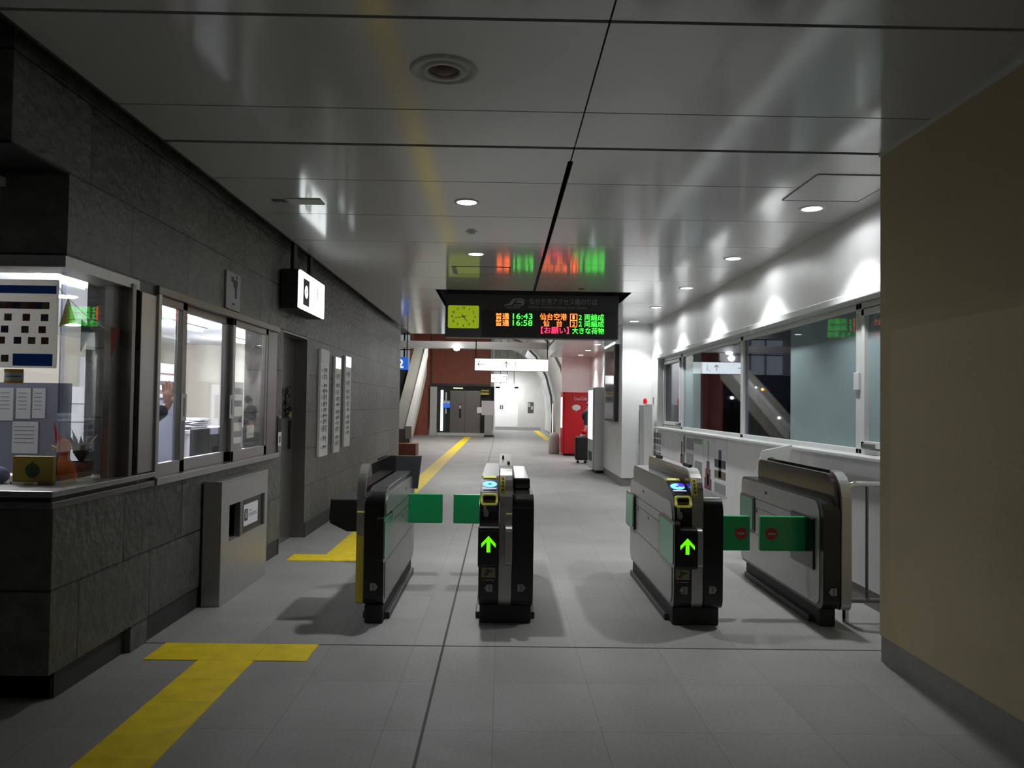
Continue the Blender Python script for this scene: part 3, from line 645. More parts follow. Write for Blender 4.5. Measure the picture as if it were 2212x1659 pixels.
MB().box(-2.19, -2.15, 4.25, 4.46, 1.015, 2.08, 'dsteel', .003).box(-2.17, -2.09, 4.36, 4.40, 1.0, 2.1, 'dsteel', .003).ob('steel_panel', o)
MB().box(-2.099, -2.088, 4.465, 4.66, 1.02, 2.07, 'steel', .003).ob('steel_cladding', None, 'tall steel cladding strip between the glass counter and the sliding window', 'cladding')

struct(MB().box(-2.30, -2.24, 7.37, 8.30, 0, 2.13, 'dsteel').box(-2.24, -2.10, 8.292, 8.302, 0, 2.13, 'dsteel').box(-2.24, -2.1, 7.37, 7.375, 0, 2.13, 'dsteel').box(-2.30, -2.1, 7.37, 8.30, 2.115, 2.135, 'dsteel'), 'door_1')
d1 = bpy.data.objects['door_1']; MB().box(-2.24, -2.21, 8.12, 8.15, .95, 1.25, 'mblack', .004).ob('door_handle', d1)
wr = thing('door_wreath', 'dark hanging wreath of dried leaves on the steel door', 'wreath', (-2.2, 7.95, 1.3))
lf = MB()
for k in range(70):
    z = random.uniform(1.28, 1.60); a = random.uniform(0, 2*PI); r = .055*(1-abs(z-1.44)/.22*.5)
    c = Vector((-2.2+.02*math.cos(a), 7.93+r*math.sin(a)*1.2, z)); d = Vector((random.uniform(0, 1), random.uniform(-1, 1), random.uniform(-1, 1))).normalized()*.035; n = d.cross(Vector((random.random(), random.random(), 1))).normalized()*.012
    lf.add([c-d, c+n, c+d, c-n], [[0, 1, 2, 3]], 'leaf')
lf.ob('leaves', wr)
ft_ = MB()
for k in range(6): ft_.ball((-2.175, 7.93+random.uniform(-.04, .04), 1.29+random.uniform(0, .06)), .017, 'petal', (1, 1, .8), 10)
ft_.ob('flowers', wr)
o = thing('intercom_plate', 'narrow dark plate with white sticker on the stone right of the sliding window', 'plate', (-2.1, 7.28, 1.1))
MB().box(-2.1, -2.088, 7.24, 7.35, .93, 1.31, 'dsteel', .003).box(-2.089, -2.085, 7.255, 7.335, 1.16, 1.29, 'mblack').ob('plate', o); MB().box(-2.088, -2.084, 7.23, 7.33, 1.03, 1.16, 'paper').box(-2.084, -2.083, 7.26, 7.30, 1.06, 1.12, 'ink').ob('sticker', o)
# cabinet
o = thing('steel_cabinet', 'stainless steel box with a dark opening standing below the sliding window', 'cabinet', (-2.03, 6.0, 0))
cbn = MB(); X0, X1 = -2.088, -1.96
cbn.box(X0, X1, 5.46, 5.62, .0, .865, 'steelh').box(X0, X1, 6.45, 6.52, 0, .865, 'steelh').box(X0, X1, 5.62, 6.45, 0, .43, 'steelh').box(X0, X1, 5.62, 6.45, .69, .865, 'steelh').box(X0, -2.06, 5.62, 6.45, .43, .69, 'mblack')
cbn.ob('casing', o)
MB().box(-2.0, -1.955, 5.84, 5.90, .43, .69, 'dsteel', .002).ob('divider', o); MB().box(-1.985, -1.975, 5.90, 6.45, .43, .69, 'black').ob('dark_panel', o)
MB().box(X0, X1+.006, 5.45, 6.525, .865, .875, 'steel', .002).ob('top', o)
nt_ = MB().box(-1.975, -1.972, 5.97, 6.31, .48, .645, 'paper').box(-1.972, -1.971, 5.985, 6.06, .52, .61, 'ink').ball((-1.971, 6.022, .592), .009, 'paper', (.1, 1, 1), 8).box(-1.971, -1.9705, 6.012, 6.032, .54, .58, 'paper')
for z in (.585, .56, .545): nt_.box(-1.972, -1.971, 6.08, 6.28 if z < .58 else 6.16, z, z+.008, 'inkg')
nt_.ob('paper_notice', o, 'white paper notice with wheelchair symbol')
# small plate sign on wall
o = thing('pictogram_sign', 'small pale pictogram plate high on the stone wall above the sliding window', 'sign', (-2.1, 5.95, 2.3))
MB().box(-2.1, -2.085, 5.80, 6.11, 2.145, 2.435, 'sticker', .004).ob('plate', o)
pg = MB(); 
pg.prism([(5.90, 2.36), (5.90, 2.40), (5.95, 2.40), (5.95, 2.375), (6.01, 2.39), (6.04, 2.37), (6.02, 2.30), (6.02, 2.24), (5.99, 2.24), (5.985, 2.31), (5.95, 2.33), (5.95, 2.355)], 'x', -2.085, -2.083, 'ink').ball((-2.084, 6.02, 2.405), .015, 'ink', (.1, 1, 1), 10)
pg.box(-2.085, -2.083, 5.93, 5.99, 2.185, 2.20, 'ink').box(-2.085, -2.083, 5.91, 6.01, 2.165, 2.173, 'inkg'); pg.ob('pictogram', o)
# lit sign box
o = thing('lit_sign_box', 'white lit sign box hung beside the stone wall near the ceiling', 'sign', (-2.0, 7.68, 2.33))
MB().box(-2.085, -1.915, 7.2, 8.17, 2.32, 2.69, 'mblack', .004).ob('housing', o)
MB().box(-1.93, -1.9, 7.2, 8.17, 2.325, 2.685, 'lit', .006).ob('lit_face', o)
gl = MB().box(-1.8995, -1.897, 7.30, 7.52, 2.37, 2.62, 'dark').lathe([(.0001, 0), (.062, 0)], (-1.8965, 7.41, 2.50), 'lit', 28, 'x').box(-1.8965, -1.8955, 7.385, 7.435, 2.495, 2.505, 'inkg')
for k in range(5): gl.box(-1.8995, -1.8975, 7.84, 7.88, 2.59-.022*k, 2.60-.022*k, 'inkg')
gl.ob('pictogram', o)
for y in (7.36, 7.98): MB().box(-2.03, -1.995, y-.05, y+.05, 2.685, 3.25, 'mblack').ob('hanger', o)
# vertical banners
vb = [(8.80, 9.22, .82, 2.06, 'tall white lettered board on the stone wall, nearest the steel door', False), (9.56, 9.89, .82, 2.02, 'tall white lettered board with a painted reflection at its top, middle of three', True), (10.18, 10.55, .86, 2.07, 'tall white lettered board with a painted reflection at its top, farthest from the steel door', True)]
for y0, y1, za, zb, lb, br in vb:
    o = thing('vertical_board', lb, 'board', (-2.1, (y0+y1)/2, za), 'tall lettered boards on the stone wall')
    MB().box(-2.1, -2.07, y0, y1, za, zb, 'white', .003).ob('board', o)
    MB().box(-2.07, -2.067, y0+.01, y1-.01, zb-.15, zb-.01, 'lits' if br else 'white').ob('top_patch', o)  # emissive tops imitate a bright reflection; the other top is plain white
    tx = MB(); z = zb-.22; random.seed(int(y0*10))
    while z > za+.12:
        h = random.uniform(.04, .075); wd = random.uniform(.3, .5)*(y1-y0); c = y0+(y1-y0)*.58
        tx.box(-2.07, -2.0685, c-wd/2, c-wd/2+.25*wd, z-h, z, 'inkg').box(-2.07, -2.0685, c-wd/2, c+wd/2, z-.012, z, 'inkg').box(-2.07, -2.0685, c-wd/2, c+wd/2, z-h*.55, z-h*.55+.010, 'inkg').box(-2.07, -2.0685, c+wd*.22, c+wd*.36, z-h, z, 'inkg').box(-2.07, -2.0685, y0+.06, y0+.09, z-h*.8, z-.01, 'inkg')
        z -= h+random.choice((.018, .02, .05))
    tx.ob('lettering', o)

# ------------------------------------------------------------------ ticket office interior
struct(MB().box(-7.2, -2.4, 2.2, 14.2, 2.46, 2.5, 'offw').box(-7.2, -7.1, 3.9, 14.2, 0, 2.46, 'cream').box(-7.2, -2.4, 14.1, 14.2, 0, 2.46, 'cream'), 'wall_office')
def ceil_tube(x, y0, y1, lb, pw):
    o = thing('fluorescent_light', lb, 'ceiling light', (x, (y0+y1)/2, 2.46), 'fluorescent lights in the ticket office')
    MB().box(x-.07, x+.07, y0, y1, 2.44, 2.46, 'white').ob('fixture', o); MB().tube([(x, y0+.03, 2.425), (x, y1-.03, 2.425)], .022, 'lamp').ob('tube', o)
    l = area('office_lamp', (0, 0, -.06), .12, pw*.5, (0, 0, 0), (.93, .93, 1), y1-y0-.1); l.parent = o
    p = bpy.data.lights.new('office_fill_point', 'POINT'); p.energy = pw*.85; p.color = (.93, .93, 1); p.shadow_soft_size = 0
    q = bpy.data.objects.new('office_fill_point', p); C.objects.link(q); q.location = (0, 0, -.38); q.parent = o  # invisible fill point added below the tube, no bulb there
ceil_tube(-3.6, 5.9, 7.05, 'bright fluorescent tube showing at the top of the glass counter', 40)
ceil_tube(-5.4, 6.3, 7.5, 'fluorescent tube deeper in the office, seen below the bright one', 30)
ceil_tube(-4.2, 9.6, 10.8, 'fluorescent tube seen through the sliding window panes', 70)
ceil_tube(-3.3, 4.2, 5.4, 'added fill tube directly over the glass counter, above the frame', 40)  # extra tube added to light the counter side of the office
ceil_tube(-3.6, 8.0, 9.2, 'added fill tube above the blue-grey partition screen', 60)  # added for more light inside the office
ceil_tube(-4.3, 12.0, 13.2, 'added fill tube near the back wall of the ticket office', 80)  # added to brighten the back wall
def office_spot(x, y, lb):
    o = thing('office_downlight', lb, 'ceiling light', (x, y, 2.46), 'round office downlights')
    MB().lathe([(.0001, -.012), (.09, -.012), (.11, 0)], (x, y, 2.46), 'lamp').ob('diffuser', o)
office_spot(-4.35, 7.68, 'round office downlight seen just above the yellow pennant')
office_spot(-5.9, 10.6, 'round office downlight seen just below the yellow pennant')
# timetable poster on front glass
o = thing('photo_poster', 'large poster with blue header and rows of small photos on the counter glass', 'poster', (-2.5, 3.85, 1.6))
MB().box(-2.85, -2.215, 3.850, 3.853, 1.595, 2.035, 'papert').ob('sheet', o)
ph = MB(); yy0, yy1 = 3.8475, 3.8495
ph.box(-2.83, -2.225, yy0, yy1, 1.965, 2.005, 'bluet').box(-2.43, -2.235, yy0, yy1, 1.605, 1.665, 'bluet')
for r, (zz, xs) in enumerate(((1.905, (-2.49, -2.456, -2.42, -2.384, -2.348, -2.312, -2.276)), (1.845, (-2.46, -2.37, -2.28)), (1.785, (-2.475, -2.375, -2.29)), (1.73, (-2.49, -2.41, -2.34, -2.275)), (1.64, (-2.47,)))):
    for i, x in enumerate(xs): ph.box(x-.018, x+.018, yy0, yy1, zz-.017, zz+.018, ('photo1', 'photo2', 'photo3')[(i+2*r) % 3 if r else (2, 0, 1)[i % 3]])
ph.ob('printed_photos', o)
o = thing('orange_notice', 'white notice with orange top and bottom bands under the photo poster', 'notice', (-2.42, 3.85, 1.54))
MB().box(-2.47, -2.375, 3.850, 3.852, 1.52, 1.585, 'paper').ob('sheet', o); MB().box(-2.47, -2.375, 3.8475, 3.8495, 1.572, 1.588, 'orange').box(-2.47, -2.375, 3.8475, 3.8495, 1.518, 1.53, 'orange').box(-2.46, -2.385, 3.8475, 3.8495, 1.548, 1.555, 'inkg').ob('bands', o)
# white board and papers behind the glass
o = thing('notice_partition', 'white panelled partition behind the counter glass', 'partition', (-3.35, 6.1, 0))
MB().box(-3.62, -3.10, 6.0, 6.06, .6, 1.54, 'offw').ob('panel', o)
MB().box(-3.62, -3.10, 5.995, 6.0, 1.265, 1.27, 'inkg').box(-3.62, -3.10, 5.995, 6.0, 1.09, 1.094, 'inkg').box(-3.42, -3.39, 5.995, 6.0, .8, 1.265, 'inkg').box(-3.62, -3.1, 5.99, 6.0, 1.41, 1.425, 'white').ob('seams', o)
o = thing('paper_board', 'grey board pinned with white papers at the far left of the counter', 'notice board', (-2.62, 4.3, 1.0))
MB().box(-2.95, -2.40, 4.30, 4.33, 1.03, 1.53, 'bluegrey').ob('board', o)
for k, (x0, x1, za, zb) in enumerate(((-2.78, -2.70, 1.32, 1.50), (-2.685, -2.605, 1.33, 1.50), (-2.595, -2.525, 1.335, 1.50), (-2.70, -2.56, 1.14, 1.315), (-2.90, -2.80, 1.2, 1.42))):
    p = MB().box(x0, x1, 4.292, 4.299, za, zb, 'paper')
    for j in range(5): p.box(x0+.01, x1-.02, 4.2905, 4.2915, zb-.03-.022*j, zb-.026-.022*j, 'inkg')
    p.ob('sheet', o)
# desks/equipment in the office
o = thing('office_desk', 'white office desk heaped with papers seen through the middle pane', 'desk', (-4.2, 10.2, 0))
MB().box(-4.9, -3.9, 9.9, 11.9, 1.02, 1.06, 'offw').ob('desk_top', o); MB().box(-4.88, -3.95, 9.95, 11.85, 0, 1.02, 'offw').ob('pedestal', o)
ps = MB()
for k in range(12): ps.box(-4.4+random.uniform(-.1, .1), -4.1+random.uniform(-.05, .05), 10.3+random.uniform(-.2, .2), 10.8+random.uniform(-.1, .2), 1.06+.012*k, 1.07+.012*k, 'paper')
ps.ob('paper_stack', None, 'stack of loose papers on the white office desk', 'papers')
o = thing('folding_screen', 'blue-grey partition screen behind the raised hand', 'partition', (-3.8, 8.9, 0))
MB().box(-3.95, -3.9, 8.0, 9.55, .05, 1.47, 'bluegrey').ob('screen', o); MB().box(-3.96, -3.89, 8.0, 9.55, 1.47, 1.49, 'alu').ob('top_rail', o)
for y in (8.05, 9.45): MB().box(-4.1, -3.75, y, y+.04, 0, .05, 'alu').ob('foot', o)
o = thing('office_cupboard', 'white cupboard behind the blue-grey screen with a framed notice', 'cupboard', (-5.2, 11, 0))
MB().box(-5.4, -4.95, 9.9, 12.0, 0, 1.98, 'offw').ob('carcass', o); MB().box(-4.95, -4.94, 10.95, 10.96, .05, 1.95, 'inkg').ob('door_gap', o)
o = thing('framed_notice', 'dark framed certificate on the cupboard behind the raised hand', 'frame', (-4.93, 11.3, 1.7))
MB().box(-4.94, -4.92, 10.9, 11.9, 1.56, 1.84, 'photo1').ob('frame', o); MB().box(-4.92, -4.915, 11.02, 11.85, 1.59, 1.81, 'paper').box(-4.915, -4.912, 11.1, 11.6, 1.66, 1.72, 'ink').ob('sheet', o)
o = thing('computer_monitor', 'dark computer monitors row on desk seen at the bottom of the middle pane', 'monitor', (-3.5, 9.3, 0))
MB().box(-3.52, -3.47, 8.75, 9.85, .80, 1.12, 'mblack', .01).ob('screen', o); MB().box(-3.7, -3.25, 8.7, 9.9, .0, .72, 'offw').ob('cabinet', o); MB().box(-3.51, -3.48, 9.2, 9.3, .72, .82, 'mblack').ob('stand', o)
o = thing('pane_notice', 'column of printed notices taped inside the right-hand sliding pane', 'notice', (-2.16, 6.3, 1.1))
MB().box(-2.165, -2.162, 6.16, 6.46, 1.02, 1.60, 'papert').ob('sheet', o)
pn = MB()
for z in (1.50, 1.40, 1.27, 1.15, 1.05): pn.box(-2.1615, -2.1605, 6.19, 6.43, z, z+.05, random.choice(('inkg', 'photo2', 'inkg')))
pn.ob('print', o)
MB().box(-2.165, -2.162, 6.58, 6.76, 1.13, 1.24, 'papert').box(-2.1615, -2.1605, 6.60, 6.74, 1.16, 1.165, 'inkg').ob('small_card', None, 'small white card on the right-hand sliding pane', 'card')
# bunting inside the counter glass
o = thing('pennant_bunting', 'string of small coloured pennants hanging inside the counter glass', 'bunting', (-2.25, 4.3, 1.9))
MB().tube([(-2.24, 3.86, 2.02), (-2.24, 3.98, 1.96), (-2.225, 4.15, 1.88), (-2.215, 4.3, 1.84), (-2.21, 4.42, 1.83)], .002, 'paper', 6).ob('string', o)
for (px, pz, s1, s2, m) in ((3.97, 1.965, (-.075, -.16), (.075, -.12), 'cloth_y'), (4.10, 1.865, (.0, -.17), (.11, -.05), 'cloth_g')):
    MB().prism([(px, pz), (px+s1[0], pz+s1[1]), (px+s2[0], pz+s2[1])], 'x', -2.236, -2.233, m).ob('pennant', o)
for (px, pz, m) in ((4.28, 1.84, 'cloth_r'), (4.40, 1.835, 'cloth_d')): MB().prism([(px-.05, pz), (px+.06, pz), (px-.035, pz-.16)], 'x', -2.146, -2.144, m).ob('pennant', o)
MB().prism([(4.55, 1.90), (4.60, 1.96), (4.645, 1.87), (4.62, 1.78), (4.60, 1.82)], 'x', -2.094, -2.092, 'boxy').ob('star_ornament', None, 'brown paper star hanging on the steel cladding strip', 'ornament')
# things on the counter
o = thing('collection_box', 'ochre box with a dark round emblem on the counter behind glass', 'box', (-2.33, 3.92, 1.015))
MB().box(-2.435, -2.235, 3.88, 3.925, 1.03, 1.155, 'boxy', .004).ob('box', o)
MB().lathe([(.0001, 0), (.036, 0)], (-2.335, 3.8785, 1.085), 'inkgreen', 24, 'y').prism([(-2.34, 1.12), (-2.33, 1.12), (-2.333, 1.135)], 'y', 3.8775, 3.879, 'inkgreen').ob('emblem', o)
MB().box(-2.44, -2.23, 3.87, 3.935, 1.015, 1.03, 'brownd', .003).ob('base', o)
o = thing('orange_figurine', 'small orange felt figure with a flame-shaped crest on the counter corner', 'figurine', (-2.25, 4.0, 1.015))
fg = MB().lathe([(.0001, 0), (.055, .0), (.06, .03), (.045, .09), (.025, .12), (.02, .14)], (-2.245, 4.0, 1.015), 'orangef', 20); fg.ob('body', o)
MB().ball((-2.25, 4.0, 1.195), .034, 'orangef', (1, 1, 1.35)).ob('head', o)
cr = MB()
for k, (dx, h) in enumerate(((-.028, .09), (-.012, .055), (.004, .035))): cr.prism([(-2.262+dx, 1.21+.004*k), (-2.262+dx-.012, 1.23+h), (-2.262+dx+.014, 1.22)], 'y', 3.995, 4.005, 'red')
cr.ob('crest', o); MB().prism([(-2.28, 1.19), (-2.312, 1.205), (-2.30, 1.19), (-2.31, 1.178)], 'y', 3.995, 4.005, 'yelp').ob('wing', o)
o = thing('flower_pot', 'dark potted plant with drooping leaves on the counter by the steel panel', 'plant', (-2.3, 4.28, 1.015))
MB().lathe([(.0001, 0), (.05, 0), (.06, .03), (.065, .09), (.055, .09)], (-2.28, 4.22, 1.015), 'brownd', 20).ob('pot', o)
lv = MB()
for k in range(40):
    a = random.uniform(0, 2*PI); h = random.uniform(.06, .2); b = Vector((-2.28, 4.22, 1.09)); tip = b+Vector((.075*math.cos(a), .11*math.sin(a), h)); n = Vector((-math.sin(a), math.cos(a), 0))*.012; md = (b+tip)/2+Vector((0, 0, .03))
    lv.add([b, md-n, tip, md+n], [[0, 1, 2, 3]], 'leaf')
lv.ob('leaves', o)
MB().ball((-2.53, 3.93, 1.055), .045, 'lav', (1.1, .8, .95)).ob('soft_toy', None, 'lavender rounded soft toy on the counter at the very left edge', 'toy')
MB().box(-2.42, -2.30, 3.855, 3.868, 1.015, 1.028, 'white').box(-2.36, -2.31, 3.853, 3.8545, 1.016, 1.027, 'yelp').ob('label_strip', None, 'thin white and yellow label strip along the foot of the counter glass', 'label')
# leaflet poster on the booth front
o = thing('leaflet_panel', 'clear panel of dark photo leaflets on the stone booth front, left edge', 'poster', (-2.6, 3.65, .6))
MB().box(-2.80, -2.46, 3.645, 3.659, .62, .92, 'sticker').ob('frame', o); MB().box(-2.79, -2.468, 3.642, 3.645, .70, .91, 'photo2').box(-2.79, -2.468, 3.642, 3.645, .63, .695, 'photo1').ob('print', o)

# ------------------------------------------------------------------ people
def figure(name, chains, matl, parent, vox=.009, smooth=6, label=None):
    m = MB()
    for ch in chains:
        m.tube([c[:3] for c in ch], [c[3] for c in ch], matl, 14)
        for c in ch: m.ball(c[:3], c[3], matl, n=14)
    o = m.ob(name, None)
    md = o.modifiers.new('r', 'REMESH'); md.mode = 'VOXEL'; md.voxel_size = vox; md.use_smooth_shade = True
    s = o.modifiers.new('s', 'SMOOTH'); s.iterations = smooth; s.factor = .5
    bpy.context.view_layer.update(); me = bpy.data.meshes.new_from_object(o.evaluated_get(bpy.context.evaluated_depsgraph_get()))
    o.modifiers.clear(); o.data = me; o.name = name
    for p in me.polygons: p.use_smooth = True
    loc = Vector(parent.location); o.parent = parent; o.location = -loc
    if label: o['label'] = label
    return o
# station attendant: stands behind the steel cladding, right arm raised to the window
px, py = -2.80, 5.62
A = thing('person', 'person in a dark jacket behind the window post, raising an open hand', 'person', (px, py, 0))
elb = (-2.66, 5.66, 1.20); wri = (-2.545, 5.90, 1.40)
legs = [[(px, py-.1, .92, .10), (px+.01, py-.11, .50, .06), (px-.01, py-.11, .09, .042), (px+.15, py-.12, .035, .03)], [(px, py+.1, .92, .10), (px+.01, py+.11, .50, .06), (px-.01, py+.11, .09, .042), (px+.15, py+.12, .035, .03)]]
torso = [[(px, py, .95, .145), (px, py, 1.12, .13), (px, py, 1.30, .15), (px, py, 1.42, .10)], [(px, py-.19, 1.41, .055), (px, py, 1.44, .07), (px, py+.19, 1.41, .055)]]
armL = [[(px, py-.20, 1.40, .052), (px-.02, py-.25, 1.13, .042), (px+.12, py-.22, .92, .03), (px+.17, py-.2, .85, .025)]]
armR = [[(px, py+.17, 1.40, .052), (*elb, .042), (*wri, .027)]]
hx, hy, hz = wri
palm = [[(hx, hy, hz, .027), (hx+.004, hy, hz+.05, .027), (hx+.004, hy, hz+.09, .026)], [(hx-.012, hy, hz+.03, .022), (hx-.022, hy, hz+.09, .019)], [(hx+.016, hy, hz+.04, .021), (hx+.027, hy, hz+.088, .018)]]
fing = []
for k, (dx, ln) in enumerate(((-.033, .066), (-.011, .086), (.012, .090), (.034, .078))):
    b = (hx+dx, hy, hz+.100)
    fing.append([(*b, .0100), (b[0]+dx*.12, b[1]-.004, b[2]+ln*.55, .0092), (b[0]+dx*.16, b[1]-.012, b[2]+ln, .0075)])
fing.append([(hx+.020, hy, hz+.025, .016), (hx+.052, hy-.008, hz+.05, .0125), (hx+.068, hy-.012, hz+.088, .0095)])
head = [[(px, py, 1.44, .055), (px+.01, py, 1.53, .05)], [(px+.01, py, 1.56, .07), (px+.005, py, 1.63, .083), (px, py, 1.67, .08)], [(px+.085, py, 1.615, .014), (px+.10, py, 1.60, .012)], [(px, py-.085, 1.60, .018), (px, py-.085, 1.63, .018)], [(px, py+.085, 1.60, .018), (px, py+.085, 1.63, .018)]]
figure('body', legs+torso+armL+armR+palm+fing+head, 'skin', A, .0065, 3)
def fat(chs, d): return [[(c[0], c[1], c[2], c[3]+d) for c in ch] for ch in chs]
wr_c = (elb[0]*.22+wri[0]*.78, elb[1]*.22+wri[1]*.78, elb[2]*.22+wri[2]*.78)
figure('jacket', fat([torso[0][:3]+[(px, py, 1.40, .095)], torso[1], armL[0:1][0][:3] and armL[0][:3]], .014)+[[(px, py+.17, 1.40, .068), (*elb, .060), (*wr_c, .052)]], 'suit', A, .009, 2)
figure('trousers', fat([l[:3] for l in legs], .013), 'suit', A, .010, 2)
figure('hair', [[(px-.015, py, 1.665, .094), (px-.03, py, 1.62, .082)]], 'hair', A, .01, 1)
ey = MB()
for s in (-1, 1): ey.ball((px+.083, py+s*.03, 1.625), .009, 'ink', n=8)
ey.ob('eyes', A); MB().box(px+.080, px+.092, py-.022, py+.022, 1.568, 1.574, 'redm').ob('mouth', A)

# ------------------------------------------------------------------ right side: posters, alarm post, poster case
def poster(y0, y1, z0, z1, lb, prints):
    o = thing('wall_poster', lb, 'poster', (2.71, (y0+y1)/2, z0), 'posters under the window ledge')
    MB().box(2.703, 2.71, y0, y1, z0, z1, 'paper').ob('sheet', o); p = MB()
    for a, b, c, d, m in prints: p.box(2.7005, 2.703, y0+(y1-y0)*a, y0+(y1-y0)*b, z0+(z1-z0)*c, z0+(z1-z0)*d, m)
    p.ob('print', o)
random.seed(3)
poster(13.0, 13.72, .45, 1.03, 'poster made of many small grey-brown pictures, nearest the alarm post', [(.08+.3*i, .33+.3*i, .05+.19*j, .19+.19*j, random.choice(('inkg', 'photo3', 'sticker', 'inkg'))) for i in range(3) for j in range(5)])
poster(11.35, 11.80, .40, 1.03, 'narrow poster with a thin dark maroon figure', [(.25, .6, .0, .55, 'photo1'), (.35, .5, .5, .85, 'photo1'), (.0, .2, .3, 1, 'photo3')])
poster(10.32, 11.30, .38, 1.04, 'pale green and grey poster with columns of text', [(.05, .48, .86, .97, 'greenw'), (.05, .45, .1, .5, 'inkg'), (.52, .95, .3, .62, 'sticker'), (.52, .95, .05, .25, 'sticker'), (.52, .95, .7, .95, 'sticker')])
poster(9.80, 10.28, .38, 1.05, 'white poster with a dark red glowing tapered shape', [(.2, .9, 0, .22, 'photo1'), (.3, .8, .22, .40, 'photo1'), (.4, .7, .4, .55, 'photo1'), (.5, .58, .55, .95, 'inkg'), (.48, .6, .08, .3, 'red')])
poster(9.24, 9.78, .38, 1.06, 'poster with a dark tower over yellow bands, nearest the ticket gate', [(.05, .95, .28, .42, 'photo3'), (.05, .95, .48, .62, 'ink'), (.4, .62, .3, .8, 'photo2'), (.05, .95, .02, .18, 'inkg'), (.05, .95, .2, .26, 'white')])
o = thing('alarm_post', 'slim white post with a red dome lamp on top beside the white wall', 'alarm post', (2.58, 13.6, 0))
MB().box(2.50, 2.64, 13.5, 13.68, 0, 1.50, 'white', .006).ob('post', o); MB().box(2.43, 2.50, 13.56, 13.66, 0, 1.48, 'pale', .004).box(2.425, 2.43, 13.58, 13.64, .8, 1.38, 'inkg').ob('side_duct', o)
MB().lathe([(.035, 0), (.035, .05), (.028, .085), (.012, .10), (.0001, .102)], (2.525, 13.59, 1.50), mat('red_dome', (.6, .01, .02), .2, emit=(.6, .0, .01), es=.5)).ob('red_lamp', o)
o = thing('poster_case', 'tall dark-framed glazed poster case on the side of the white wall', 'poster case', (2.17, 15.1, 1.2))
MB().box(2.10, 2.18, 14.42, 15.78, 1.16, 2.62, 'dark', .006).ob('frame', o); MB().box(2.095, 2.10, 14.5, 15.7, 1.2, 2.58, mat('case_glass', (.22, .25, .28), .08)).ob('glazing', o)
MB().box(2.08, 2.11, 14.42, 15.78, 2.62, 2.66, 'lits').ob('top_light', o)
MB().box(2.697, 2.71, 13.72, 13.80, 1.50, 1.62, 'sticker', .002).ob('wall_switch', None, 'small wall switch plate beside the far window reveal', 'switch')

# ------------------------------------------------------------------ vending machines, luggage
o = thing('vending_machine', 'white vending machine with bright display facing the hall', 'vending machine', (2.3, 17.1, 0))
MB().box(2.0, 2.72, 16.6, 17.6, .06, 1.855, 'white', .02).ob('cabinet', o); MB().box(1.965, 2.0, 16.62, 17.58, .08, 1.84, 'alu', .01).ob('door', o)
MB().box(1.955, 1.965, 16.68, 17.52, .72, 1.80, 'litv').ob('lit_display', o); MB().box(1.957, 1.966, 16.8, 17.4, .25, .45, 'mblack').ob('tray', o)
MB().box(2.06, 2.68, 16.65, 17.55, 0, .06, 'mblack').ob('base', o)
MB().box(2.0, 2.72, 16.597, 16.6, 1.50, 1.504, 'inkg').box(2.25, 2.33, 16.596, 16.6, 1.03, 1.07, 'inkg').ob('seam', o)
o = thing('vending_machine', 'red vending machine with white script lettering on its side', 'vending machine', (2.15, 22.7, 0))
MB().box(1.80, 2.54, 22.3, 23.1, .06, 1.85, 'red', .015).ob('cabinet', o); MB().box(1.755, 1.80, 22.32, 23.08, .06, 1.85, 'red', .01).ob('door', o)
MB().box(1.748, 1.756, 22.38, 23.0, .80, 1.70, 'litp').ob('lit_display', o); MB().box(1.84, 2.5, 22.35, 23.05, 0, .06, 'mblack').ob('base', o)
lt = MB().text('Coca-Cola', .15, (2.08, 22.296, 1.61), XD, (0, 0, 1), 'white', .37, .003); lt.ob('lettering', o)
bb = []; 
for k in range(24): a = 2*PI*k/24; bb.append((2.15+.125*math.cos(a), 1.40+.085*math.sin(a)))
MB().prism(bb, 'y', 22.295, 22.2995, 'white').prism([(2.12, 1.33), (2.16, 1.33), (2.15, 1.27)], 'y', 22.295, 22.2995, 'white').ob('speech_bubble', o)
o = thing('parcel_bin', 'dull translucent bin bag holder standing left of the red vending machine', 'bin', (1.62, 22.9, 0))
MB().lathe([(.0001, 0), (.15, 0), (.17, .06), (.16, .5), (.12, .62), (.0001, .64)], (1.58, 23.2, 0), 'pale', 20).ob('bag', o)
MB().box(1.56, 1.63, 23.5, 23.9, 0, 1.62, 'pale', .01).box(1.555, 1.56, 23.55, 23.85, .6, 1.5, 'lits').ob('thin_display', None, 'slim pale standing display behind the bin at left of the red machine', 'display')
o = thing('suitcase', 'black wheeled suitcase standing between the two vending machines', 'suitcase', (2.0, 19.5, 0))
MB().box(1.86, 2.22, 19.38, 19.64, .08, .68, 'mblack', .05, 4).ob('shell', o)
for x in (1.93, 2.12):
    MB().lathe([(.0001, -.014), (.035, -.014), (.035, .014), (.0001, .014)], (x, 19.5, .036), 'mblack', 16, 'y').ob('wheel', o)
MB().box(1.98, 2.12, 19.49, 19.52, .68, .72, 'white', .005).ob('handle', o)
MB().ball((2.10, 19.5, .79), .07, 'red', (1, .8, .8)).ob('red_cap', None, 'red cap resting on top of the black suitcase', 'cap')
qx, qy = 2.36, 19.9
B = thing('person', 'person in dark clothes bending beside the suitcase behind the white vending machine', 'person', (qx, qy, 0))
lg2 = [[(qx, qy-.09, .9, .1), (qx-.03, qy-.10, .5, .065), (qx, qy-.1, .09, .045), (qx-.14, qy-.1, .035, .03)], [(qx, qy+.09, .9, .1), (qx-.03, qy+.10, .5, .065), (qx, qy+.1, .09, .045), (qx-.14, qy+.1, .035, .03)]]
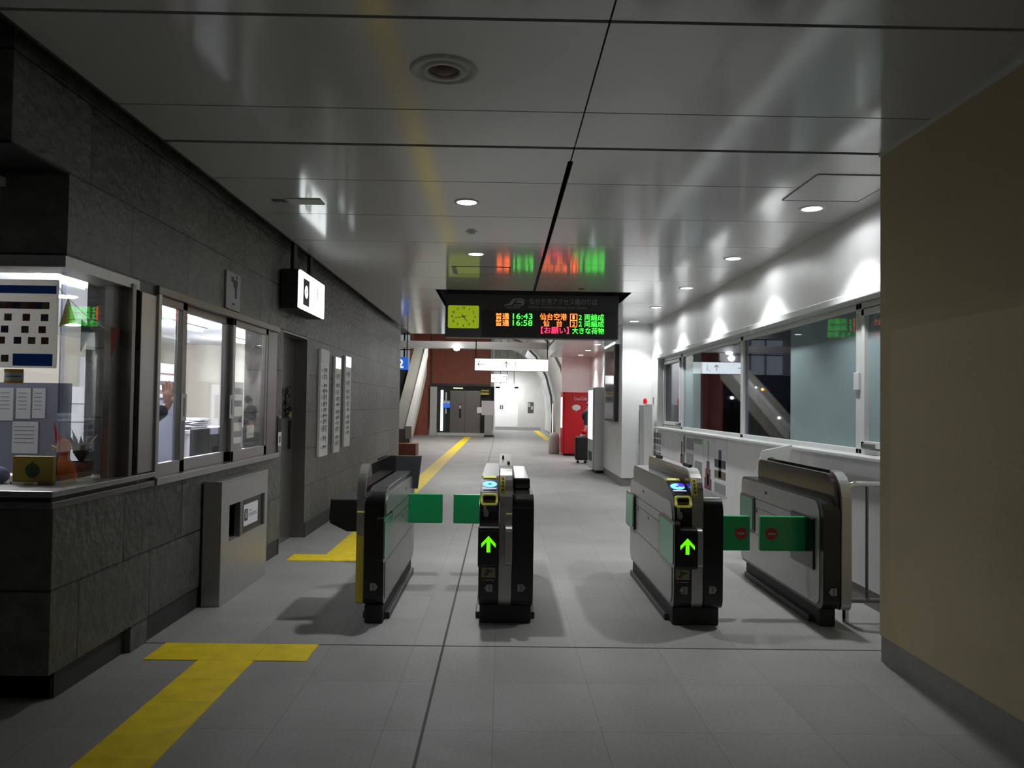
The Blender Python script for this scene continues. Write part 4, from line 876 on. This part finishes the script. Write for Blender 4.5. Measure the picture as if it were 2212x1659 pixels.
to2 = [[(qx, qy, .92, .145), (qx-.07, qy, 1.08, .13), (qx-.15, qy, 1.2, .135)], [(qx-.15, qy-.18, 1.27, .055), (qx-.16, qy, 1.27, .07), (qx-.15, qy+.18, 1.27, .055)]]
ar2 = [[(qx-.15, qy-.19, 1.26, .05), (qx-.2, qy-.24, 1.0, .042), (qx-.24, qy-.28, .8, .03)], [(qx-.15, qy+.19, 1.26, .05), (qx-.16, qy+.22, 1.0, .042), (qx-.2, qy+.15, .82, .03)]]
hd2 = [[(qx-.17, qy, 1.3, .05), (qx-.12, qy, 1.38, .05)], [(qx-.11, qy, 1.43, .08), (qx-.10, qy, 1.49, .085)]]
figure('body', lg2+to2+ar2+hd2, 'skin', B, .014, 3); figure('coat', fat(to2+[a[:2] for a in ar2], .02), 'suit', B, .016, 2)
figure('trousers', fat([l[:3] for l in lg2], .016), 'suit', B, .016, 2); figure('hair', [[(qx-.09, qy, 1.47, .098), (qx-.08, qy, 1.5, .095)]], 'hair', B, .014, 1)
o = thing('security_camera', 'small dark dome camera under the ceiling beyond the departure board', 'camera', (2.45, 18.5, H))
MB().lathe([(.08, 0), (.08, -.07), (.0001, -.07)], (2.47, 18.2, H), 'pale', 20).ob('housing', o); MB().ball((2.47, 18.2, H-.08), .065, 'black', n=14).ob('dome', o)

# ------------------------------------------------------------------ far hall
struct(MB().box(-3.3, -.47, 36, 36.4, 2.35, 5.6, 'brown').box(-3.95, -3.38, 35.9, 36.4, 0, 5.6, 'brown').box(-.55, -.40, 35.9, 36.5, 2.3, 5.6, 'pale').box(-3.9, -.47, 35.96, 36.0, 2.30, 2.40, 'dark'), 'wall_lift')
struct(MB().box(-9, 3, 16.53, 60, 5.6, 5.7, 'pale').box(-9.1, -9, 14, 60, 0, 5.6, 'pale').box(-9, 3.0, 55, 55.1, 0, 5.6, 'pale').box(-9, -2.4, 14.2, 14.3, 0, 5.6, 'pale').box(-9, 3, 16.4, 16.53, 3.25, 5.7, 'pale'), 'wall_far')
struct(MB().box(-5, 2.2, 24.2, 24.6, 3.21, 3.42, 'alu'), 'trim_4')
# vaulted side wall with ribs
prof = [(2.42, 0), (2.45, 1.0), (2.36, 1.9), (2.12, 2.8), (1.65, 3.7), (1.0, 4.35), (.2, 4.7), (-.5, 4.8)]
vs = []; fs = []
for y in (24.2, 46): vs += [(x+.06, y, z+.03) for x, z in prof]
n = len(prof)
for i in range(n-1): fs.append([i, i+1, n+i+1, n+i])
struct(MB().add(vs, fs, 'wall'), 'wall_vault')
for y, lb, dx in ((27.5, 'curved steel rib of the vault nearest the red vending machine', 0), (36, 'curved steel rib of the vault in front of the grey far wall', -.05)):
    MB().tube([(x-.03+dx, y, z) for x, z in prof], .05, 'dsteel', 10).ob('vault_rib', None, lb, 'rib', 'curved vault ribs')
# restroom wall
struct(MB().box(-.42, .93, 45, 45.2, .0, 2.42, 'white').box(-.42, .93, 44.98, 45, 0, .18, 'inkg').box(.93, 3.2, 44.5, 45.3, 0, 5.6, 'pale').box(.93, 2.2, 44.47, 44.5, 0, .18, 'inkg').box(-.5, .93, 44.6, 45.2, 2.5, 5.6, 'pale').box(-.46, -.40, 44.6, 45.2, 0, 2.5, 'alu'), 'wall_restroom')
o = thing('restroom_pictogram', 'black restroom pictogram on the bright white far wall', 'sign', (-.03, 45, 1.25))
MB().box(-.13, .05, 44.99, 45, 1.22, 1.43, 'ink').ball((-.04, 44.985, 1.385), .022, 'white', (1, .1, 1), 10).prism([(-.075, 1.355), (-.005, 1.355), (-.025, 1.245), (-.055, 1.245)], 'y', 44.98, 44.99, 'white').box(.075, .10, 44.99, 45, 1.23, 1.42, 'inkg').box(-.13, .02, 44.99, 45, 1.16, 1.185, 'inkg').ob('plate', o)
o = thing('wall_panel', 'dark rectangular picture panel on the grey far wall', 'panel', (1.6, 44.47, 1.0))
MB().box(1.48, 1.80, 44.46, 44.5, 1.02, 1.62, 'ink').box(1.50, 1.62, 44.45, 44.46, 1.35, 1.58, 'sticker').box(1.66, 1.78, 44.45, 44.46, 1.2, 1.4, 'inkg').ob('panel', o)
# lift
o = thing('lift', 'glazed lift with dull steel doors under the brown-red wall', 'lift', (-1.9, 36, 0))
MB().box(-2.42, -1.02, 35.9, 35.96, .12, 2.08, 'dsteel').ob('car_doors', o); MB().box(-1.73, -1.72, 35.885, 35.9, .12, 2.08, 'mblack').ob('door_gap', o)
MB().box(-3.02, -2.42, 35.95, 36.0, .12, 2.2, 'mblack').ob('side_glazing', o); MB().box(-1.02, -.55, 35.95, 36.0, .12, 2.2, 'mblack').ob('side_glazing', o)
MB().box(-3.34, -3.04, 35.8, 36, .0, 2.25, 'alu').box(-3.40, -3.34, 35.78, 36, 0, 2.3, 'chrome').ob('steel_column', o); MB().box(-2.86, -2.74, 35.85, 35.94, .2, 2.1, 'lits').ob('light_column', o)
MB().box(-2.64, -2.58, 35.88, 35.94, 1.0, 2.0, 'white').ob('window_bar', o); MB().box(-3.02, -.42, 35.7, 36, 0, .12, 'alu').ob('threshold', o)
MB().box(-2.0, -1.9, 35.88, 35.9, .8, 1.45, 'mblack').box(-1.99, -1.91, 35.87, 35.88, 1.25, 1.4, 'paper').ob('door_window', o)
o = thing('blue_notice', 'blue and white notice on the glazing left of the lift doors', 'notice', (-2.58, 35.85, 1.3))
MB().box(-2.74, -2.42, 35.74, 35.76, 1.28, 1.58, 'bluelit').box(-2.74, -2.60, 35.735, 35.74, 1.48, 1.6, 'paper').box(-2.57, -2.43, 35.735, 35.74, 1.48, 1.6, 'paper').ob('sheet', o)
o = thing('yellow_sign', 'yellow projecting sign at the right top of the lift', 'sign', (-.8, 35.6, 1.95))
MB().box(-1.0, -.62, 35.6, 35.66, 1.90, 2.0, 'yelp').box(-.98, -.62, 35.6, 35.66, 2.06, 2.12, 'yelp').ob('sign_board', o)
MB().box(-2.28, -1.84, 35.84, 35.94, 2.17, 2.215, mat('lift_lamp', (.9, .9, .5), emit=(1, .95, .5), es=1.2)).ob('lift_indicator', None, 'small yellow-white lit indicator above the lift doors', 'indicator')
o = thing('notice_stand', 'pale notice board stand in front of the lift at right', 'notice board', (-.65, 34.5, 0))
MB().box(-.92, -.35, 34.5, 34.54, .98, 1.62, mat('stand_board', (.55, .5, .54), .6)).ob('board', o); MB().box(-1.12, -.92, 34.5, 34.54, 1.07, 1.33, 'paper').ob('side_sheet', o)
MB().box(-.78, -.42, 34.5, 34.6, .1, .98, 'steel').box(-.40, -.36, 34.5, 34.55, 0, .98, 'alu').ob('stand', o); MB().box(-.80, -.35, 34.4, 34.7, 0, .1, 'dark').ob('base', o)
# hanging lit direction signs
def arrow(mb, x, y, z, s, d, m='ink'):
    t_ = .10*s
    if d == 'L':
        mb.box(x-s, x+s, y-.004, y, z-t_, z+t_, m); mb.prism([(x-s, z), (x-s*.2, z+s*.8), (x-s*.2, z+s*.8-.28*s), (x-s*.72, z)], 'y', y-.004, y, m); mb.prism([(x-s, z), (x-s*.2, z-s*.8), (x-s*.2, z-s*.8+.28*s), (x-s*.72, z)], 'y', y-.004, y, m)
    else:
        mb.box(x-t_, x+t_, y-.004, y, z-s, z+s, m); mb.prism([(x, z+s), (x-s*.8, z+s*.2), (x-s*.8+.28*s, z+s*.2), (x, z+s*.72)], 'y', y-.004, y, m); mb.prism([(x, z+s), (x+s*.8, z+s*.2), (x+s*.8-.28*s, z+s*.2), (x, z+s*.72)], 'y', y-.004, y, m)
def hang_sign(x0, x1, y, z0, z1, lb, top, arrows, extra):
    o = thing('hanging_sign', lb, 'sign', ((x0+x1)/2, y, z0))
    MB().box(x0-.012, x1+.012, y, y+.12, z0-.012, z1+.012, 'dark').ob('housing', o); MB().box(x0, x1, y-.006, y, z0, z1, 'lit').ob('lit_face', o)
    m = MB()
    for (x, z, s, d) in arrows: arrow(m, x, y-.007, z, s, d)
    for b in extra: m.box(b[0], b[1], y-.009, y-.007, b[2], b[3], 'ink' if len(b) < 5 else b[4])
    m.ob('symbols', o)
    for x in (x0+.02, x1-.02): MB().tube([(x, y+.05, z1), (x, y+.05, top)], .014, 'dark', 8).ob('hanger', o)
hang_sign(-.72, 1.18, 20, 2.335, 2.635, 'long white lit direction sign with left and up arrows', 5.6, [(-.57, 2.49, .09, 'L'), (.09, 2.49, .085, 'U')],
          [(-.36, -.34, 2.57, 2.59, 'inkg'), (.25, .27, 2.40, 2.42, 'inkg'), (.32, .335, 2.40, 2.57, 'inkg'), (.75, .83, 2.575, 2.59, 'inkg')])
hang_sign(-.44, .20, 30, 2.33, 2.63, 'small lit sign with left arrow and lift symbol below the long sign', 5.6, [(-.26, 2.48, .10, 'L')], [(-.04, -.02, 2.37, 2.58), (.14, .17, 2.37, 2.58), (-.04, .15, 2.36, 2.375), (.02, .10, 2.54, 2.57), (.0, .12, 2.44, 2.46, 'inkg')])
hang_sign(-.12, .59, 38, 2.18, 2.50, 'small bright lit sign farthest away above the restroom wall', 5.6, [], [(-.08, -.06, 2.25, 2.42, 'inkg'), (-.08, .02, 2.40, 2.42, 'inkg'), (-.08, .02, 2.25, 2.27, 'inkg')])
o = thing('platform_sign', 'blue lit sign with a white 2 at the end of the stone wall', 'sign', (-2.25, 17, 2.2))
MB().box(-2.42, -2.09, 17, 17.1, 2.19, 2.465, 'bluelit').ob('panel', o); MB().text('2', .26, (-2.25, 16.995, 2.235), XD, UD, 'lits', None, .004, 'CENTER', .006).ob('numeral', o)
MB().tube([(-2.12, 17.05, 2.465), (-2.12, 17.05, 5.6)], .012, 'dark', 8).ob('hanger', o)
# stairs with balustrade
st = thing('staircase', 'dark staircase rising to the left beyond the stone wall', 'stairs', (-3.6, 21, 0))
s = MB()
for k in range(16): s.box(-5.2, -3.5, 22.0+.4*k, 22.4+.4*k, 0, .165*(k+1), 'dark')
s.ob('steps', st)
def skew(mb, a, b, z, m):
    v = [(a[0], z[0], z[2]), (a[1], z[0], z[2]), (a[1], z[0], z[3]), (a[0], z[0], z[3]), (b[0], z[1], z[4]), (b[1], z[1], z[4]), (b[1], z[1], z[5]), (b[0], z[1], z[5])]
    return mb.add(v, [(0, 1, 2, 3), (5, 4, 7, 6), (1, 5, 6, 2), (4, 0, 3, 7), (3, 2, 6, 7), (4, 5, 1, 0)], m)
skew(MB(), (-3.1, -2.62), (-3.5, -3.0), (22, 30.5, 0, .72, 2.6, 3.7), mat('parapet', (.20, .20, .17), .6)).ob('balustrade', st)
skew(MB(), (-2.74, -2.56), (-3.06, -2.96), (21.95, 30.5, .45, .80, 3.35, 3.78), 'pale').ob('handrail_cap', st)
struct(MB().box(-2.95, -2.35, 21.2, 21.9, 0, .34, 'brown'), 'trim_5')
o = thing('upper_windows', 'pale gridded upper windows above the stairs at left', 'window', (-5, 40, 3.6))
MB().box(-8.9, -3.95, 39.9, 40, 3.2, 5.0, mat('night_glazing', (.3, .33, .36), .3, emit=(.8, .9, 1), es=.25)).ob('glazing', o)
fr = MB()
for x in (-8, -7.2, -6.4, -5.6, -5.1, -4.6, -4.1): fr.box(x-.04, x+.04, 39.85, 39.9, 3.1, 5.1, 'dark')
fr.box(-8.9, -3.9, 39.85, 39.9, 4.2, 4.26, 'dark').box(-8.9, -3.9, 39.85, 39.9, 3.1, 3.2, 'dark'); fr.ob('grid', o)
struct(MB().box(-9, -3.95, 40, 40.2, 0, 3.2, 'dark'), 'wall_stair')
MB().ball((-1.45, 24.1, 3.17), .09, 'lamp', (1.1, 1, .6), 14).ob('dome_lamp', None, 'small glowing dome lamp under the white cross beam', 'lamp')
# brown wall tint panel beside stairs
struct(MB().box(-4.1, -3.95, 34, 36.4, 0, 5.6, 'brown'), 'wall_side')
for o_ in list(bpy.data.objects):
    if o_.type == 'MESH' and not o_.users_collection: C.objects.link(o_)
